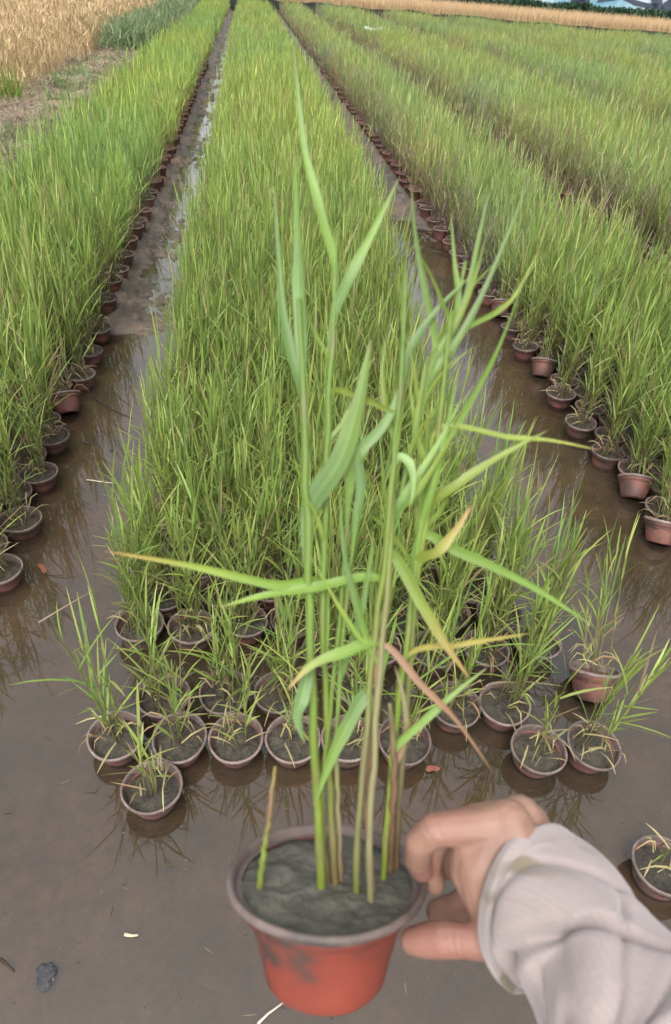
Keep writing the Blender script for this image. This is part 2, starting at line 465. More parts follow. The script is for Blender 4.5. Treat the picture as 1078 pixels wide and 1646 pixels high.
def shoot_into(buf, rng, base, h, lean, lod=0, nleaf=None, mi=0, droop=1.0, dead=0.1):
    """one reed shoot: a thin stem and alternate long leaves"""
    g = GREENS[rng.integers(len(GREENS))] * rng.uniform(0.85, 1.15)
    az = rng.uniform(0, 2 * math.pi)
    ns = (5, 3, 2)[lod]
    t = np.linspace(0, 1, ns)
    lean = np.asarray(lean, float)
    P = np.asarray(base) + np.stack([lean[0] * t ** 1.5 * h, lean[1] * t ** 1.5 * h, t * h * math.sqrt(max(0.2, 1 - 0.5 * (lean @ lean)))], 1)
    r0 = rng.uniform(0.0015, 0.0024)
    sc = STEMG * rng.uniform(0.8, 1.2)
    basec = DRY[rng.integers(3)] * 0.55
    k = np.clip(t * 2.2, 0, 1)[:, None]
    cc = basec * (1 - k) + sc * k
    if lod == 0:
        V, F = tube(P, np.linspace(r0, r0 * 0.5, ns), 3, False)
        buf.add(V, F, np.repeat(cc, 3, 0), mi)
    else:
        V, F = ribbon(P, np.linspace(r0 * 2.2, r0 * 1.2, ns) * (1, 1.1, 1.6)[lod], rng=rng)
        buf.add(V, F, np.repeat(cc, 2, 0), mi)
    nl = nleaf if nleaf is not None else rng.integers(6, 9)
    for i in range(nl):
        f = 0.18 + 0.80 * (i + rng.uniform(0, 0.7)) / nl
        f = min(f, 1.0)
        p0 = np.array([np.interp(f, t, P[:, j]) for j in range(3)])
        a = az + i * math.pi + rng.normal(0, 0.5)
        top = f > 0.75
        L = rng.uniform(0.07, 0.17) * (0.7 + 0.4 * (h / 0.45))
        el = math.radians(rng.uniform(70, 88) if top else rng.uniform(42, 82))
        w = rng.uniform(0.0028, 0.0058) * (1, 1.3, 2.2)[lod]
        n = (5, 4, 3)[lod]
        s = np.linspace(0, 1, n)
        dirh = np.array([math.cos(a), math.sin(a), 0])
        dr = droop * rng.uniform(0.0, 0.6) ** 1.3 * (0.4 if top else 1.0)
        ang = el - dr * s * 1.5
        step = np.stack([np.cos(ang)[:, None] * dirh + np.sin(ang)[:, None] * np.array([0, 0, 1.0])], 0)[0] * (L / (n - 1))
        Q = np.concatenate([p0[None], p0 + np.cumsum(step[:-1], 0)])
        W = w * np.sin(np.clip(0.18 + 0.82 * s, 0, 1) * math.pi) ** 0.8 + 0.0006
        V, F = ribbon(Q, W, side=np.cross(dirh, [0, 0, 1]) + rng.normal(0, 0.35, 3))
        isdead = rng.random() < dead * (2.2 if f < 0.4 else 0.5)
        c = DRY[rng.integers(3)] * rng.uniform(0.7, 1.1) if isdead else g * rng.uniform(0.85, 1.2)
        C = np.repeat(c[None], n, 0)
        if not isdead and rng.random() < 0.35:
            kk = sstep(0.65, 1.0, s)[:, None]
            C = C * (1 - kk) + np.array((0.36, 0.33, 0.11)) * kk
        buf.add(V, F, np.repeat(C, 2, 0), mi)

def litter_into(buf, rng, n, z=0.075, mi=0):
    """dead leaves bent over the rim and lying on the soil"""
    for _ in range(n):
        a, b = rng.uniform(0, 2 * math.pi, 2)
        p = np.array([math.cos(a) * 0.03, math.sin(a) * 0.03, z + rng.uniform(0, 0.05)])
        L = rng.uniform(0.03, 0.085)
        s = np.linspace(0, 1, 4)
        d = np.array([math.cos(b), math.sin(b), 0])
        Q = p + d * (s * L)[:, None] + np.array([0, 0, 1]) * (rng.uniform(0.0, 0.05) * np.sin(s * 3))[:, None]
        V, F = ribbon(Q, np.array([0.003, 0.0045, 0.004, 0.001]), side=np.array([0, 0, 0.4]) + rng.normal(0, .6, 3))
        buf.add(V, F, DRY[rng.integers(3)] * rng.uniform(0.6, 1.0), mi)

POT_H, POT_R = 0.082, 0.0665
def pot_profiles(rng):
    e = rng.uniform(-0.035, 0.035); ph = rng.uniform(0, 6.28)
    wob = lambda a: 1 + e * np.cos(2 * (a - ph)) + 0.008 * np.cos(5 * a + ph)
    body = [(0.0, 0.002), (0.040, 0.0), (0.0435, 0.004), (0.050, 0.03), (0.056, 0.055), (0.0575, 0.060), (0.0605, 0.061), (0.0612, 0.0715)]
    rim = [(0.0608, 0.0728), (0.0650, 0.0728), (POT_R, 0.0748), (POT_R, 0.0803), (0.0652, POT_H), (0.0625, POT_H), (0.0610, 0.080), (0.0602, 0.071), (0.0592, 0.0625)]
    return body, rim, wob

def soil_disc(rng, r=0.0585, z=0.066, rings=6, k=24, wob=None, rough=0.006):
    V = [(0, 0, z)]; F = []
    ox, oy = rng.uniform(0, 50, 2)
    ang = np.arange(k) * 2 * math.pi / k
    w = np.ones(k) if wob is None else wob(ang)
    for i in range(1, rings + 1):
        q = r * i / rings
        for j in range(k):
            x, y = q * w[j] * math.cos(ang[j]), q * w[j] * math.sin(ang[j])
            V.append((x, y, z + rough * (float(fbm(x * 60 + ox, y * 60 + oy, 5, 2)) - 0.5) * 2 - 0.004 * (i / rings) ** 3))
    for j in range(k):
        F.append((0, 1 + j, 1 + (j + 1) % k))
    for i in range(rings - 1):
        for j in range(k):
            a, b = 1 + i * k + j, 1 + i * k + (j + 1) % k
            F += [(a, a + k, b + k), (a, b + k, b)]
    return np.array(V), np.array(F)

# meshes shared by the individual potted reeds
rs = np.random.default_rng(11)
POTS = []
for i in range(5):
    body, rim, wob = pot_profiles(rs)
    b = Buf(); b.add(*lathe(body, 28, wob), (0.3, 0.06, 0.03)); mb = b.mesh('pot', [MAT_POT])
    b = Buf(); b.add(*lathe(rim, 28, wob), (0.3, 0.2, 0.18)); mr_ = b.mesh('rim', [MAT_RIM])
    b = Buf(); b.add(*soil_disc(rs, wob=wob), (0.1, 0.09, 0.06)); ms = b.mesh('soil', [MAT_SOIL])
    POTS.append((mb, mr_, ms))
SHOOTS = []
for i in range(26):
    b = Buf()
    az = rs.uniform(0, 6.28); ln = rs.uniform(0.0, 0.09)
    shoot_into(b, rs, (0, 0, 0), rs.uniform(0.25, 0.44), (ln * math.cos(az), ln * math.sin(az)), 0, dead=0.16)
    SHOOTS.append(b.mesh('shoot', [MAT_LEAF]))
SPRIGS = []                                             # short sparse shoots for the nearly empty pots
for i in range(8):
    b = Buf()
    az = rs.uniform(0, 6.28); ln = rs.uniform(0.1, 0.3)
    shoot_into(b, rs, (0, 0, 0), rs.uniform(0.10, 0.22), (ln * math.cos(az), ln * math.sin(az)), 0, nleaf=3, dead=0.3)
    SPRIGS.append(b.mesh('shoot', [MAT_LEAF]))
LITTER = []
for i in range(6):
    b = Buf(); litter_into(b, rs, 14); LITTER.append(b.mesh('dead_leaves', [MAT_STRAW]))
CLUMPS = []
for i in range(22):
    b = Buf()
    for j in range(rs.integers(13, 19)):
        r = 0.035 * math.sqrt(rs.random()); a = rs.uniform(0, 6.28)
        az = a + rs.normal(0, 0.8); ln = abs(rs.normal(0.06, 0.09))
        shoot_into(b, rs, (r * math.cos(a), r * math.sin(a), 0.062), rs.uniform(0.25, 0.46), (ln * math.cos(az), ln * math.sin(az)), 0, dead=0.18)
    litter_into(b, rs, 5)
    CLUMPS.append(b.mesh('reed_clump', [MAT_LEAF]))

def potted_reed(x, y, label, group=None, shoots=None, sprigs=0, tilt=0.0, tilt_az=0.0, z=None, height=1.0, var=None, root_off=(0, 0), clump=False):
    rr = random
    if z is None: z = float(ground_z(x, y)) - 0.002
    rot = (Matrix.Rotation(tilt_az, 3, 'Z') @ Matrix.Rotation(tilt, 3, 'Y') @ Matrix.Rotation(rr.uniform(0, 6.28), 3, 'Z')).to_euler()
    t = thing('potted_reed', label, 'potted plant', (x, y, z + 0.05 * math.sin(abs(tilt))), rot, group)
    mb, mr2, ms = POTS[rr.randrange(len(POTS)) if var is None else var]
    p = link('pot', mb, t)
    link('rim', mr2, p)
    link('soil', ms, t, (0, 0, rr.uniform(-0.010, 0.003)))
    if clump:
        link('reed_clump', CLUMPS[rr.randrange(len(CLUMPS))], t, rot=(0, 0, rr.uniform(0, 6.28)), scale=(1, 1, height * rr.uniform(0.85, 1.15)))
        return t
    link('dead_leaves', LITTER[rr.randrange(len(LITTER))], t, rot=(0, 0, rr.uniform(0, 6.28)))
    for i in range(shoots or 0):
        r = 0.032 * math.sqrt(rr.random()); a = rr.uniform(0, 6.28)
        link('shoot', SHOOTS[rr.randrange(len(SHOOTS))], t, (r * math.cos(a) + root_off[0], r * math.sin(a) + root_off[1], 0.062), (rr.gauss(0, 0.035), rr.gauss(0, 0.035), rr.uniform(0, 6.28)),
             (1, 1, height * rr.uniform(0.85, 1.15)))
    for i in range(sprigs):
        r = 0.03 * math.sqrt(rr.random()); a = rr.uniform(0, 6.28)
        link('shoot', SPRIGS[rr.randrange(len(SPRIGS))], t, (r * math.cos(a), r * math.sin(a), 0.062), (rr.gauss(0, 0.12), rr.gauss(0, 0.12), rr.uniform(0, 6.28)))
    return t

# --- the front rows, one by one as the photograph shows them: x, y, shoots, sprigs, tilt, tilt azimuth, label
FRONT = [
    (-0.24, 0.83, 1, 4, 0.0, 0, 'small potted reed standing alone in front of the front row, left'),
    (-0.335, 0.968, 6, 3, 0.05, 3.9, 'potted reed at the left end of the front row, behind the lone pot'),
    (-0.188, 0.955, 3, 3, 0.05, 4.5, 'front row pot just right of the lone pot, with drooping pale leaves'),
    (-0.056, 0.945, 3, 1, 0.05, 4.6, 'front row pot with three thin shoots, third from the left end'),
    (0.078, 0.935, 2, 1, 0.05, 4.9, 'nearly bare front row pot left of the held plant stems'),
    (0.212, 0.925, 5, 1, 0.0, 0, 'front row pot directly behind the stems of the held plant'),
    (0.345, 0.915, 5, 1, 0.06, 5.0, 'front row pot just right of the held plant stems'),
    (0.495, 1.005, 7, 2, 0.05, 4.7, 'potted reed behind the dried brown leaf, left of the two front pots at right'),
    (0.625, 1.00, 10, 2, 0.05, 4.2, 'potted reed with a dense bundle of thin stems behind the front right gap'),
    (0.668, 0.868, 1, 2, 0.07, 4.6, 'almost empty front pot full of bare mud, left of the right end pot'),
    (0.802, 0.872, 7, 0, 0.13, 5.2, 'potted reed at the right end of the front row, slightly tipped'),
    (0.885, 1.035, 7, 1, 0.62, 1.35, 'tipped over pot showing its faded red side at the front right corner'),
    (0.845, 0.575, 0, 2, 0.0, 0, 'lone nearly bare pot at the right edge beside the sleeve'),
    (-0.235, 1.075, 6, 3, 0.04, 4.0, 'pot with sparse shoots and water, second row from the left end'),
    (-0.085, 1.078, 10, 3, 0.04, 4.4, 'second row pot behind the pot with three thin shoots, left of it'),
    (0.055, 1.07, 11, 2, 0.04, 4.4, 'second row pot with full rim showing behind the nearly bare pot'),
]
PLACED = []
for x, y, ns, nsp, tl, ta, lab in FRONT:
    potted_reed(x, y, lab, 'potted reeds along the front of the middle bed', ns, nsp, tl, ta, height=0.95,
                root_off=((0.012, 0.0)))
    PLACED.append((x, y))

# --- positions of every other pot in the beds
def bed_points():
    pts = []
    r = np.random.default_rng(5)
    for bi, ((x0, x1), y0) in enumerate(zip(BEDS, BED_Y0)):
        dx, dy = 0.1405, 0.1225
        ncol = int((x1 - x0) / dx) + 1
        row = 0
        y = y0
        while y < 51:
            off = (dx / 2 if row % 2 else 0)
            xs = x0 + off + np.arange(ncol) * ((x1 - x0 - dx / 2) / (ncol - 1))
            for c, xx in enumerate(xs):
                if bi == 1 and xx > 0.88 - 0.18 * float(sstep(1.15, 1.6, y) * (1 - sstep(3.0, 6.0, y))): continue
                edge = 0
                if c == 0 and row % 2 == 0: edge = -1
                if c == ncol - 1 and row % 2 == 1: edge = 1
                if bi == 1 and c > 2 and xx > 0.80 - 0.2 * float(1 - sstep(3.0, 6.0, y)): edge = 1
                px, py = xx + r.normal(0, 0.006) + (0.05 * (1 - c / (ncol - 1)) * sstep(1.2, 2.0, y) if bi == 1 else 0), y + r.normal(0, 0.006)
                if py < far_edge(px): pts.append((px, py, bi, edge))
            row += 1
            y += dy
    return np.array(pts)
PTS = bed_points()
# leave out what the front rows already hold
FP = np.array(PLACED)
dmin = np.min(np.hypot(PTS[:, None, 0] - FP[None, :, 0], PTS[:, None, 1] - FP[None, :, 1]), 1)
PTS = PTS[dmin > 0.128]
# keep what the camera, or one a step to its side, can see
def in_view(P, mx, zt=0.6, top=-60):
    ub, vb, db = project(np.column_stack([P[:, 0], P[:, 1], np.full(len(P), 0.05)]))
    ut, vt, dt = project(np.column_stack([P[:, 0], P[:, 1], np.full(len(P), zt)]))
    return (np.maximum(ub, ut) > -mx) & (np.minimum(ub, ut) < 1078 + mx) & (vb > top) & (vt < 1646) & (db > 0.2)
PTS = PTS[in_view(PTS, 330)]
DIST = np.hypot(PTS[:, 0], PTS[:, 1])
ORD = np.argsort(DIST)
PTS, DIST = PTS[ORD], DIST[ORD]
seen = in_view(PTS, 5)
near_idx = np.where(seen)[0][:300 - len(FRONT) - 1]
is_near = np.zeros(len(PTS), bool); is_near[near_idx] = True

ordinal = ['first', 'second', 'third', 'fourth', 'fifth', 'sixth', 'seventh', 'eighth', 'ninth', 'tenth', 'eleventh', 'twelfth', 'thirteenth',
           'fourteenth', 'fifteenth', 'sixteenth', 'seventeenth', 'eighteenth', 'nineteenth', 'twentieth']
BEDNAME = {0: 'left', 1: 'middle', 2: 'right'}
cnt = {}
for i in near_idx:
    x, y, bi, ed = PTS[i]; bi, ed = int(bi), int(ed)
    tl, ta = abs(random.gauss(0, 0.05)), random.uniform(0, 6.28)
    g = 'potted reeds packed in the %s bed' % BEDNAME.get(bi, 'far right')
    lab = 'green potted reed packed among its neighbours inside the %s bed' % BEDNAME.get(bi, 'far right')
    key = None
    if bi == 0 and ed == 1: key, side = 'left', 'potted reed at the channel side of the left bed'
    if bi == 2 and ed == -1: key, side = 'right', 'potted reed at the channel side of the right bed'
    if bi == 1 and ed == -1: key, side = 'mid', 'potted reed along the left edge of the middle bed'
    if bi == 1 and ed == 1: key, side = 'midr', 'potted reed along the right edge of the middle bed'
    sep = DIST[i] < 2.0 or key is not None
    if key:
        k = cnt.get(key, 0); cnt[key] = k + 1
        tipped = (key == 'left' and k == 4) or (key == 'right' and k in (0, 1, 5, 8))
        if tipped:
            tl, ta = random.uniform(0.5, 0.8), (1.9 if key == 'left' else 1.2)
            lab = 'tipped red ' + '%s, %s from the viewer' % (side, ordinal[k])
        elif k < 20:
            lab = '%s, %s from the viewer' % (side, ordinal[k])
        g = 'potted reeds along the channels'
    if bi == 1 and not key and y < 1.75:
        k = int(round((y - 1.07) / 0.1225)) + 1
        m = sum(1 for j in near_idx if int(PTS[j][2]) == 1 and int(round((PTS[j][1] - 1.07) / 0.1225)) + 1 == k and PTS[j][0] < x)
        lab = 'middle bed potted reed in the %s row from its front, %s pot from the left' % (ordinal[k], ordinal[m])
    potted_reed(x, y, lab, g, shoots=random.randint(15, 20) if key in (None, 'mid', 'midr') else random.randint(7, 11), sprigs=1, tilt=tl, tilt_az=ta, clump=not sep,
                height=1.0 + 0.12 * min(1, max(0, (DIST[i] - 1.2) / 2)))

# --- all the rest: one mass of potted reeds
def clump_template(rng, lod):
    b = Buf()
    if lod == 0:
        body, rim, wob = pot_profiles(rng)
        body = [body[i] for i in (1, 4, 7)]; rim = [rim[i] for i in (0, 2, 4, 6, 7)]
        V, F = lathe(body, 12, wob); b.add(V, F, (0.3, 0.06, 0.03), 1)
        V, F = lathe(rim, 12, wob); b.add(V, F, (0.3, 0.2, 0.18), 2)
        V, F = soil_disc(rng, rings=2, k=8); b.add(V, F, (0.1, 0.09, 0.06), 3)
        n, hs_, rad, nl = rng.integers(11, 14), (0.28, 0.47), 0.045, 7
        litter_into(b, rng, 4)
    elif lod == 1:
        n, hs_, rad, nl = rng.integers(11, 15), (0.30, 0.48), 0.06, 4
        V, F = lathe([(0.043, 0), (0.061, 0.07), (POT_R, 0.075), (POT_R, 0.082), (0.058, 0.07)], 8); b.add(V, F, (0.3, 0.06, 0.03), 1)
    else:
        n, hs_, rad, nl = 12, (0.30, 0.48), 0.11, 3
    for j in range(n):
        r = rad * math.sqrt(rng.random()); a = rng.uniform(0, 6.28)
        az = rng.uniform(0, 6.28); ln = abs(rng.normal(0.07, 0.11))
        shoot_into(b, rng, (r * math.cos(a), r * math.sin(a), 0.06), rng.uniform(*hs_), (ln * math.cos(az), ln * math.sin(az)), lod, nleaf=nl, dead=0.17)
    return b.arrays()

def stamp(out, tmpl, P, rng, zf, hue=None):
    """copies of the template at the points, each turned, scaled and tinted at random"""
    V, F, C, Mi = tmpl
    m = len(P); nv = len(V)
    a = rng.uniform(0, 6.28, m); c, s = np.cos(a), np.sin(a)
    sz = rng.uniform(0.85, 1.15, m)
    X = V[None, :, 0] * c[:, None] - V[None, :, 1] * s[:, None] + P[:, 0, None]
    Y = V[None, :, 0] * s[:, None] + V[None, :, 1] * c[:, None] + P[:, 1, None]
    lx, ly = rng.normal(0, 0.05, m), rng.normal(0, 0.05, m)
    if P.shape[1] > 3: lx = np.where(P[:, 3] != 0, np.abs(lx) * -P[:, 3], lx)
    Zr = V[None, :, 2] * sz[:, None]
    X = X + Zr * lx[:, None]; Y = Y + Zr * ly[:, None]
    Z = Zr + zf[:, None]
    tint = rng.uniform(0.85, 1.15, m)[:, None, None] * np.ones((1, 1, 3))
    if hue is not None: tint = tint * hue[:, None, :]
    CC = C[None] * tint
    FF = (F[None] + (np.arange(m) * nv)[:, None, None]).reshape(-1, 3)
    out.add(np.stack([X, Y, Z], -1).reshape(-1, 3), FF, CC.reshape(-1, 3), np.tile(Mi, m))

def reed_mass():
    r = np.random.default_rng(23)
    rest = ~is_near
    P, D = PTS[rest], DIST[rest]
    lod = np.where(D < 6.0, 0, np.where(D < 15.0, 1, 2))
    keep = (lod < 2) | (r.random(len(P)) < 0.42)
    P, D, lod = P[keep], D[keep], lod[keep]
    patch = fbm(P[:, 0] * 0.9, P[:, 1] * 0.5, 3, 61)
    hue = np.stack([1 + 0.5 * (patch - 0.5), 1 + 0.18 * (patch - 0.5), 1 - 0.3 * (patch - 0.5)], 1)
    hue[P[:, 2] == 0] *= np.array([0.97, 1.02, 0.95])              # the left bed is a fresher green
    hue[P[:, 2] >= 2] *= np.array([1.0, 0.98, 1.2])             # the right beds a duller one
    eg = (P[:, 3] != 0) & (P[:, 2] >= 2)
    hue[eg] *= np.array([0.90, 0.68, 1.1])                        # withered plants along the edges of the right beds
    buf = Buf()
    for L, nt in ((0, 10), (1, 12), (2, 12)):
        T = [clump_template(r, L) for _ in range(nt)]
        ii = np.where(lod == L)[0]
        pick = r.integers(0, nt, len(ii))
        for k in range(nt):
            q = ii[pick == k]
            if len(q): stamp(buf, T[k], P[q], r, ground_z(P[q, 0], P[q, 1]) - 0.004, hue[q])
    me = buf.mesh('reed_bed', [MAT_LEAF, MAT_POT, MAT_RIM, MAT_SOIL])
    print('reed mass tris', len(me.polygons))
    tag(link('reed_bed', me), 'long beds of potted green reeds stretching away to the far edge', 'reed bed', kind='stuff')
reed_mass()

# ------------------------------------------------------------------ bank and fields on the left, fields at the far end
def blades(buf, rng, P, zf, h, w, colors, lean=0.25, n=3, curve=0.3, flat=1.0):
    """simple blades at many points, vectorised"""
    m = len(P)
    a = rng.uniform(0, 6.28, m); b = rng.uniform(0, 6.28, m)
    H = h * rng.uniform(0.7, 1.2, m); ln = np.abs(rng.normal(0, lean, m))
    s = np.linspace(0, 1, n)
    W = w * np.array([1.0, 0.85, 0.12] if n == 3 else np.linspace(1, 0.12, n))
    X = P[:, 0, None] + (ln * H * np.cos(a))[:, None] * s ** (1 + curve)
    Y = P[:, 1, None] + (ln * H * np.sin(a))[:, None] * s ** (1 + curve)
    Z = zf[:, None] + (H * np.sqrt(np.maximum(0.15, 1 - 0.6 * np.minimum(1.3, ln) ** 2)) * flat)[:, None] * s
    V = np.empty((m, 2 * n, 3))
    cx, sx = np.cos(b)[:, None] * W * 0.5, np.sin(b)[:, None] * W * 0.5
    V[:, 0::2, 0] = X - cx; V[:, 1::2, 0] = X + cx
    V[:, 0::2, 1] = Y - sx; V[:, 1::2, 1] = Y + sx
    V[:, 0::2, 2] = Z; V[:, 1::2, 2] = Z
    f = []
    for i in range(n - 1):
        q = 2 * i; f += [(q, q + 1, q + 3), (q, q + 3, q + 2)]
    F = (np.array(f)[None] + (np.arange(m) * 2 * n)[:, None, None]).reshape(-1, 3)
    c = colors[rng.integers(0, len(colors), m)] * rng.uniform(0.8, 1.2, m)[:, None]
    buf.add(V.reshape(-1, 3), F, np.repeat(c, 2 * n, 0))

def scatter(rng, x0, x1, y0, y1, n, power=1.0):
    x = rng.uniform(x0, x1, n)
    y = y0 + (y1 - y0) * rng.random(n) ** power
    return np.column_stack([x, y])

def fields():
    r = np.random.default_rng(31)
    gold = np.array([(0.46, 0.31, 0.16), (0.52, 0.37, 0.20), (0.38, 0.25, 0.12), (0.56, 0.43, 0.25), (0.34, 0.25, 0.14), (0.34, 0.31, 0.13)])
    # ripe wheat left of the bank
    b = Buf()
    P = scatter(r, -16, -2.35, 7.5, 52, 190000, 1.7)
    e = -2.45 + 0.35 * (fbm(P[:, 1] * 0.7, P[:, 1] * 0 + 3, 3, 71) - 0.5)
    P = P[(P[:, 0] < e) & (P[:, 1] > 8.0 + 1.5 * (fbm(P[:, 0] * 1.1, P[:, 0] * 0, 2, 73) - .5)) & in_view(P, 150, 1.0, -70)]
    D = np.hypot(P[:, 0], P[:, 1])
    for lo, hi, w in ((0, 14, 0.007), (14, 25, 0.014), (25, 80, 0.03)):
        q = P[(D >= lo) & (D < hi)]
        zf = ground_z(q[:, 0], q[:, 1])
        hh = 0.40 + 0.22 * fbm(q[:, 0] * 1.3, q[:, 1] * 0.9, 3, 79)
        edge_ = sstep(0.0, 0.5, -2.45 - q[:, 0])
        blades(b, r, q, zf, hh * (0.45 + 0.55 * edge_), w * 0.8, gold, 0.3)
        k = r.random(len(q)) < 0.45                                 # seed heads
        blades(b, r, q[k], zf[k] + hh[k] * (0.30 + 0.55 * edge_[k]), 0.11, w * 1.6, gold[[1, 3, 3, 0]], 0.7)
    print('wheat', len(P))
    tag(link('wheat_field', b.mesh('wheat_field', [MAT_STRAW])), 'golden ripe wheat field above the bank at upper left', 'wheat field', kind='stuff')
    # green strip beyond the wheat, upper left corner
    b = Buf()
    P = scatter(r, -30, -15.5, 18, 45, 30000)
    P = P[in_view(P, 150, 1.0, -70)]
    blades(b, r, P, ground_z(P[:, 0], P[:, 1]), 0.8, 0.04, GREENS * 0.9, 0.3)
    tag(link('grass_strip', b.mesh('grass_strip', [MAT_LEAF])), 'pale green grass strip beyond the golden wheat, upper left corner', 'grass', kind='stuff')
    # straw litter and dry stubble on the bank
    b = Buf()
    P = scatter(r, -2.6, -1.72, 4.0, 45, 42000, 1.8)
    P = P[fbm(P[:, 0] * 2.2, P[:, 1] * 1.3, 3, 77) + 0.25 * (-1.9 - P[:, 0]) > 0.44]
    P = P[in_view(P, 120, 0.4, -60)]
    straw = np.array([(0.40, 0.32, 0.22), (0.36, 0.29, 0.20), (0.28, 0.22, 0.15), (0.23, 0.18, 0.125), (0.34, 0.28, 0.20), (0.15, 0.11, 0.08), (0.19, 0.135, 0.10)])
    D = np.hypot(P[:, 0], P[:, 1])
    for lo, hi, w in ((0, 10, 0.006), (10, 18, 0.010), (18, 80, 0.02)):
        q = P[(D >= lo) & (D < hi)]
        blades(b, r, q, ground_z(q[:, 0], q[:, 1]) + r.uniform(0, 0.02, len(q)), 0.19, w, straw, 1.0, curve=-0.3, flat=0.22)
    tag(link('straw_litter', b.mesh('straw_litter', [MAT_STRAW])), 'dry grey brown straw and stubble littering the top of the bank', 'straw', kind='stuff')
    # weeds on the bank: bushy blue green ones far, low creeping ones near
    b = Buf()
    wg = np.array([(0.19, 0.28, 0.12), (0.24, 0.32, 0.14), (0.15, 0.23, 0.11), (0.30, 0.34, 0.18)])
    c = np.column_stack([r.uniform(-2.5, -1.9, 200), 14.5 + 24 * r.random(200) ** 1.4])
    for (cx, cy) in c:
        n = 85
        a = r.uniform(0, 6.28, n); q = 0.34 * np.sqrt(r.random(n))
        P = np.column_stack([cx + q * np.cos(a), cy + q * np.sin(a) * 1.5])
        hz = r.uniform(0, 0.32, n) * (1 - (q / 0.36) ** 2)
        blades(b, r, P, ground_z(P[:, 0], P[:, 1]) + hz, 0.17, 0.02, wg, 0.8)
    c = np.column_stack([r.uniform(-2.3, -1.6, 60), 4.5 + 9 * r.random(60)])
    for (cx, cy) in c:
        n = 26
        a = r.uniform(0, 6.28, n); q = 0.16 * np.sqrt(r.random(n))
        P = np.column_stack([cx + q * np.cos(a), cy + q * np.sin(a)])
        blades(b, r, P, ground_z(P[:, 0], P[:, 1]), 0.13, 0.010, np.concatenate([wg, GREENS[:2]]), 0.9)
    tag(link('bank_weeds', b.mesh('bank_weeds', [MAT_LEAF])), 'green weeds growing in patches over the earth bank', 'weeds', kind='stuff')
    # fresh grass tufts at the left border
    for (x, y, rad, n, lab) in ((-2.95, 8.6, 0.13, 150, 'tall vivid green grass tuft on the bank at the left border'),
                                (-2.62, 8.5, 0.30, 260, 'low spreading yellow green grass patch right of the tall tuft')):
        b = Buf()
        a = r.uniform(0, 6.28, n); q = rad * np.sqrt(r.random(n))
        P = np.column_stack([q * np.cos(a), q * np.sin(a)])
        blades(b, r, P, np.zeros(n), 0.52 if rad < 0.2 else 0.3, 0.011, np.array([(0.12, 0.23, 0.02), (0.17, 0.27, 0.03), (0.2, 0.28, 0.06)]), 0.45, n=4)
        o = link('grass_tuft', b.mesh('grass_tuft', [MAT_LEAF]), loc=(x, y, float(ground_z(x, y))))
        tag(o, lab, 'grass tuft')
    # a thin stake on the bank
    gx, gy, gz = ground_at(140, 103, 0.28)
    b = Buf(); V, F = tube([(0, 0, -0.05), (0.004, 0, 0.12), (0.0, 0.004, 0.27)], 0.012, 6); b.add(V, F, (0.16, 0.09, 0.05))
    o = link('stake', b.mesh('stake', [MAT_STRAW]), loc=(gx, gy, float(ground_z(gx, gy))))
    tag(o, 'thin brown wooden stake stuck upright in the straw on the bank', 'stake')

    # ripe wheat beyond the far end of the beds
    b = Buf()
    gold2 = np.array([(0.46, 0.31, 0.17), (0.52, 0.37, 0.21), (0.40, 0.27, 0.14), (0.55, 0.41, 0.25)])
    n = 120000
    x = r.uniform(-3, 30, n); d = 0.7 + 11.5 * r.random(n) ** 2.0
    P = np.column_stack([x, far_edge(x) + d])
    P = P[in_view(P, 120, 1.0, -70)]
    blades(b, r, P, ground_z(P[:, 0], P[:, 1]), 0.60, 0.022, gold2, 0.15)
    tag(link('far_wheat', b.mesh('far_wheat', [MAT_STRAW])), 'pale golden wheat strip beyond the far end of the reed beds', 'wheat field', kind='stuff')
    # dark hedge behind it
    b = Buf()
    hg = np.array([(0.025, 0.065, 0.03), (0.035, 0.085, 0.04), (0.05, 0.11, 0.05), (0.018, 0.045, 0.022)])
    n = 26000
    x = r.uniform(6, 36, n); d = r.normal(13.4, 0.35, n)
    P = np.column_stack([x, far_edge(x) + d])
    top = 0.62 + 0.28 * fbm(x * 0.9, x * 0, 3, 81)
    z = top * np.sqrt(r.random(n)) * np.clip(1.2 - 0.5 * np.abs(d - 13.4), 0.3, 1)
    P2 = P
    blades(b, r, P2, ground_z(P2[:, 0], P2[:, 1]) + z, 0.2, 0.11, hg, 0.8)
    nst = 60; hb = Buf()
    for xx in np.linspace(6, 36, nst):
        y = float(far_edge(xx)) + 13.4; zg = float(ground_z(xx, y))
        V, F = tube([(xx, y, zg - 0.05), (xx + 0.05, y, zg + 0.4), (xx, y, zg + 0.7)], 0.02, 5); hb.add(V, F, (0.05, 0.035, 0.02))
    hg_ = thing('hedge', 'low dark green hedge between the far wheat and the painted wall', 'hedge')
    link('foliage', b.mesh('foliage', [MAT_LEAF]), hg_); link('stems', hb.mesh('stems', [MAT_STRAW]), hg_)
fields()

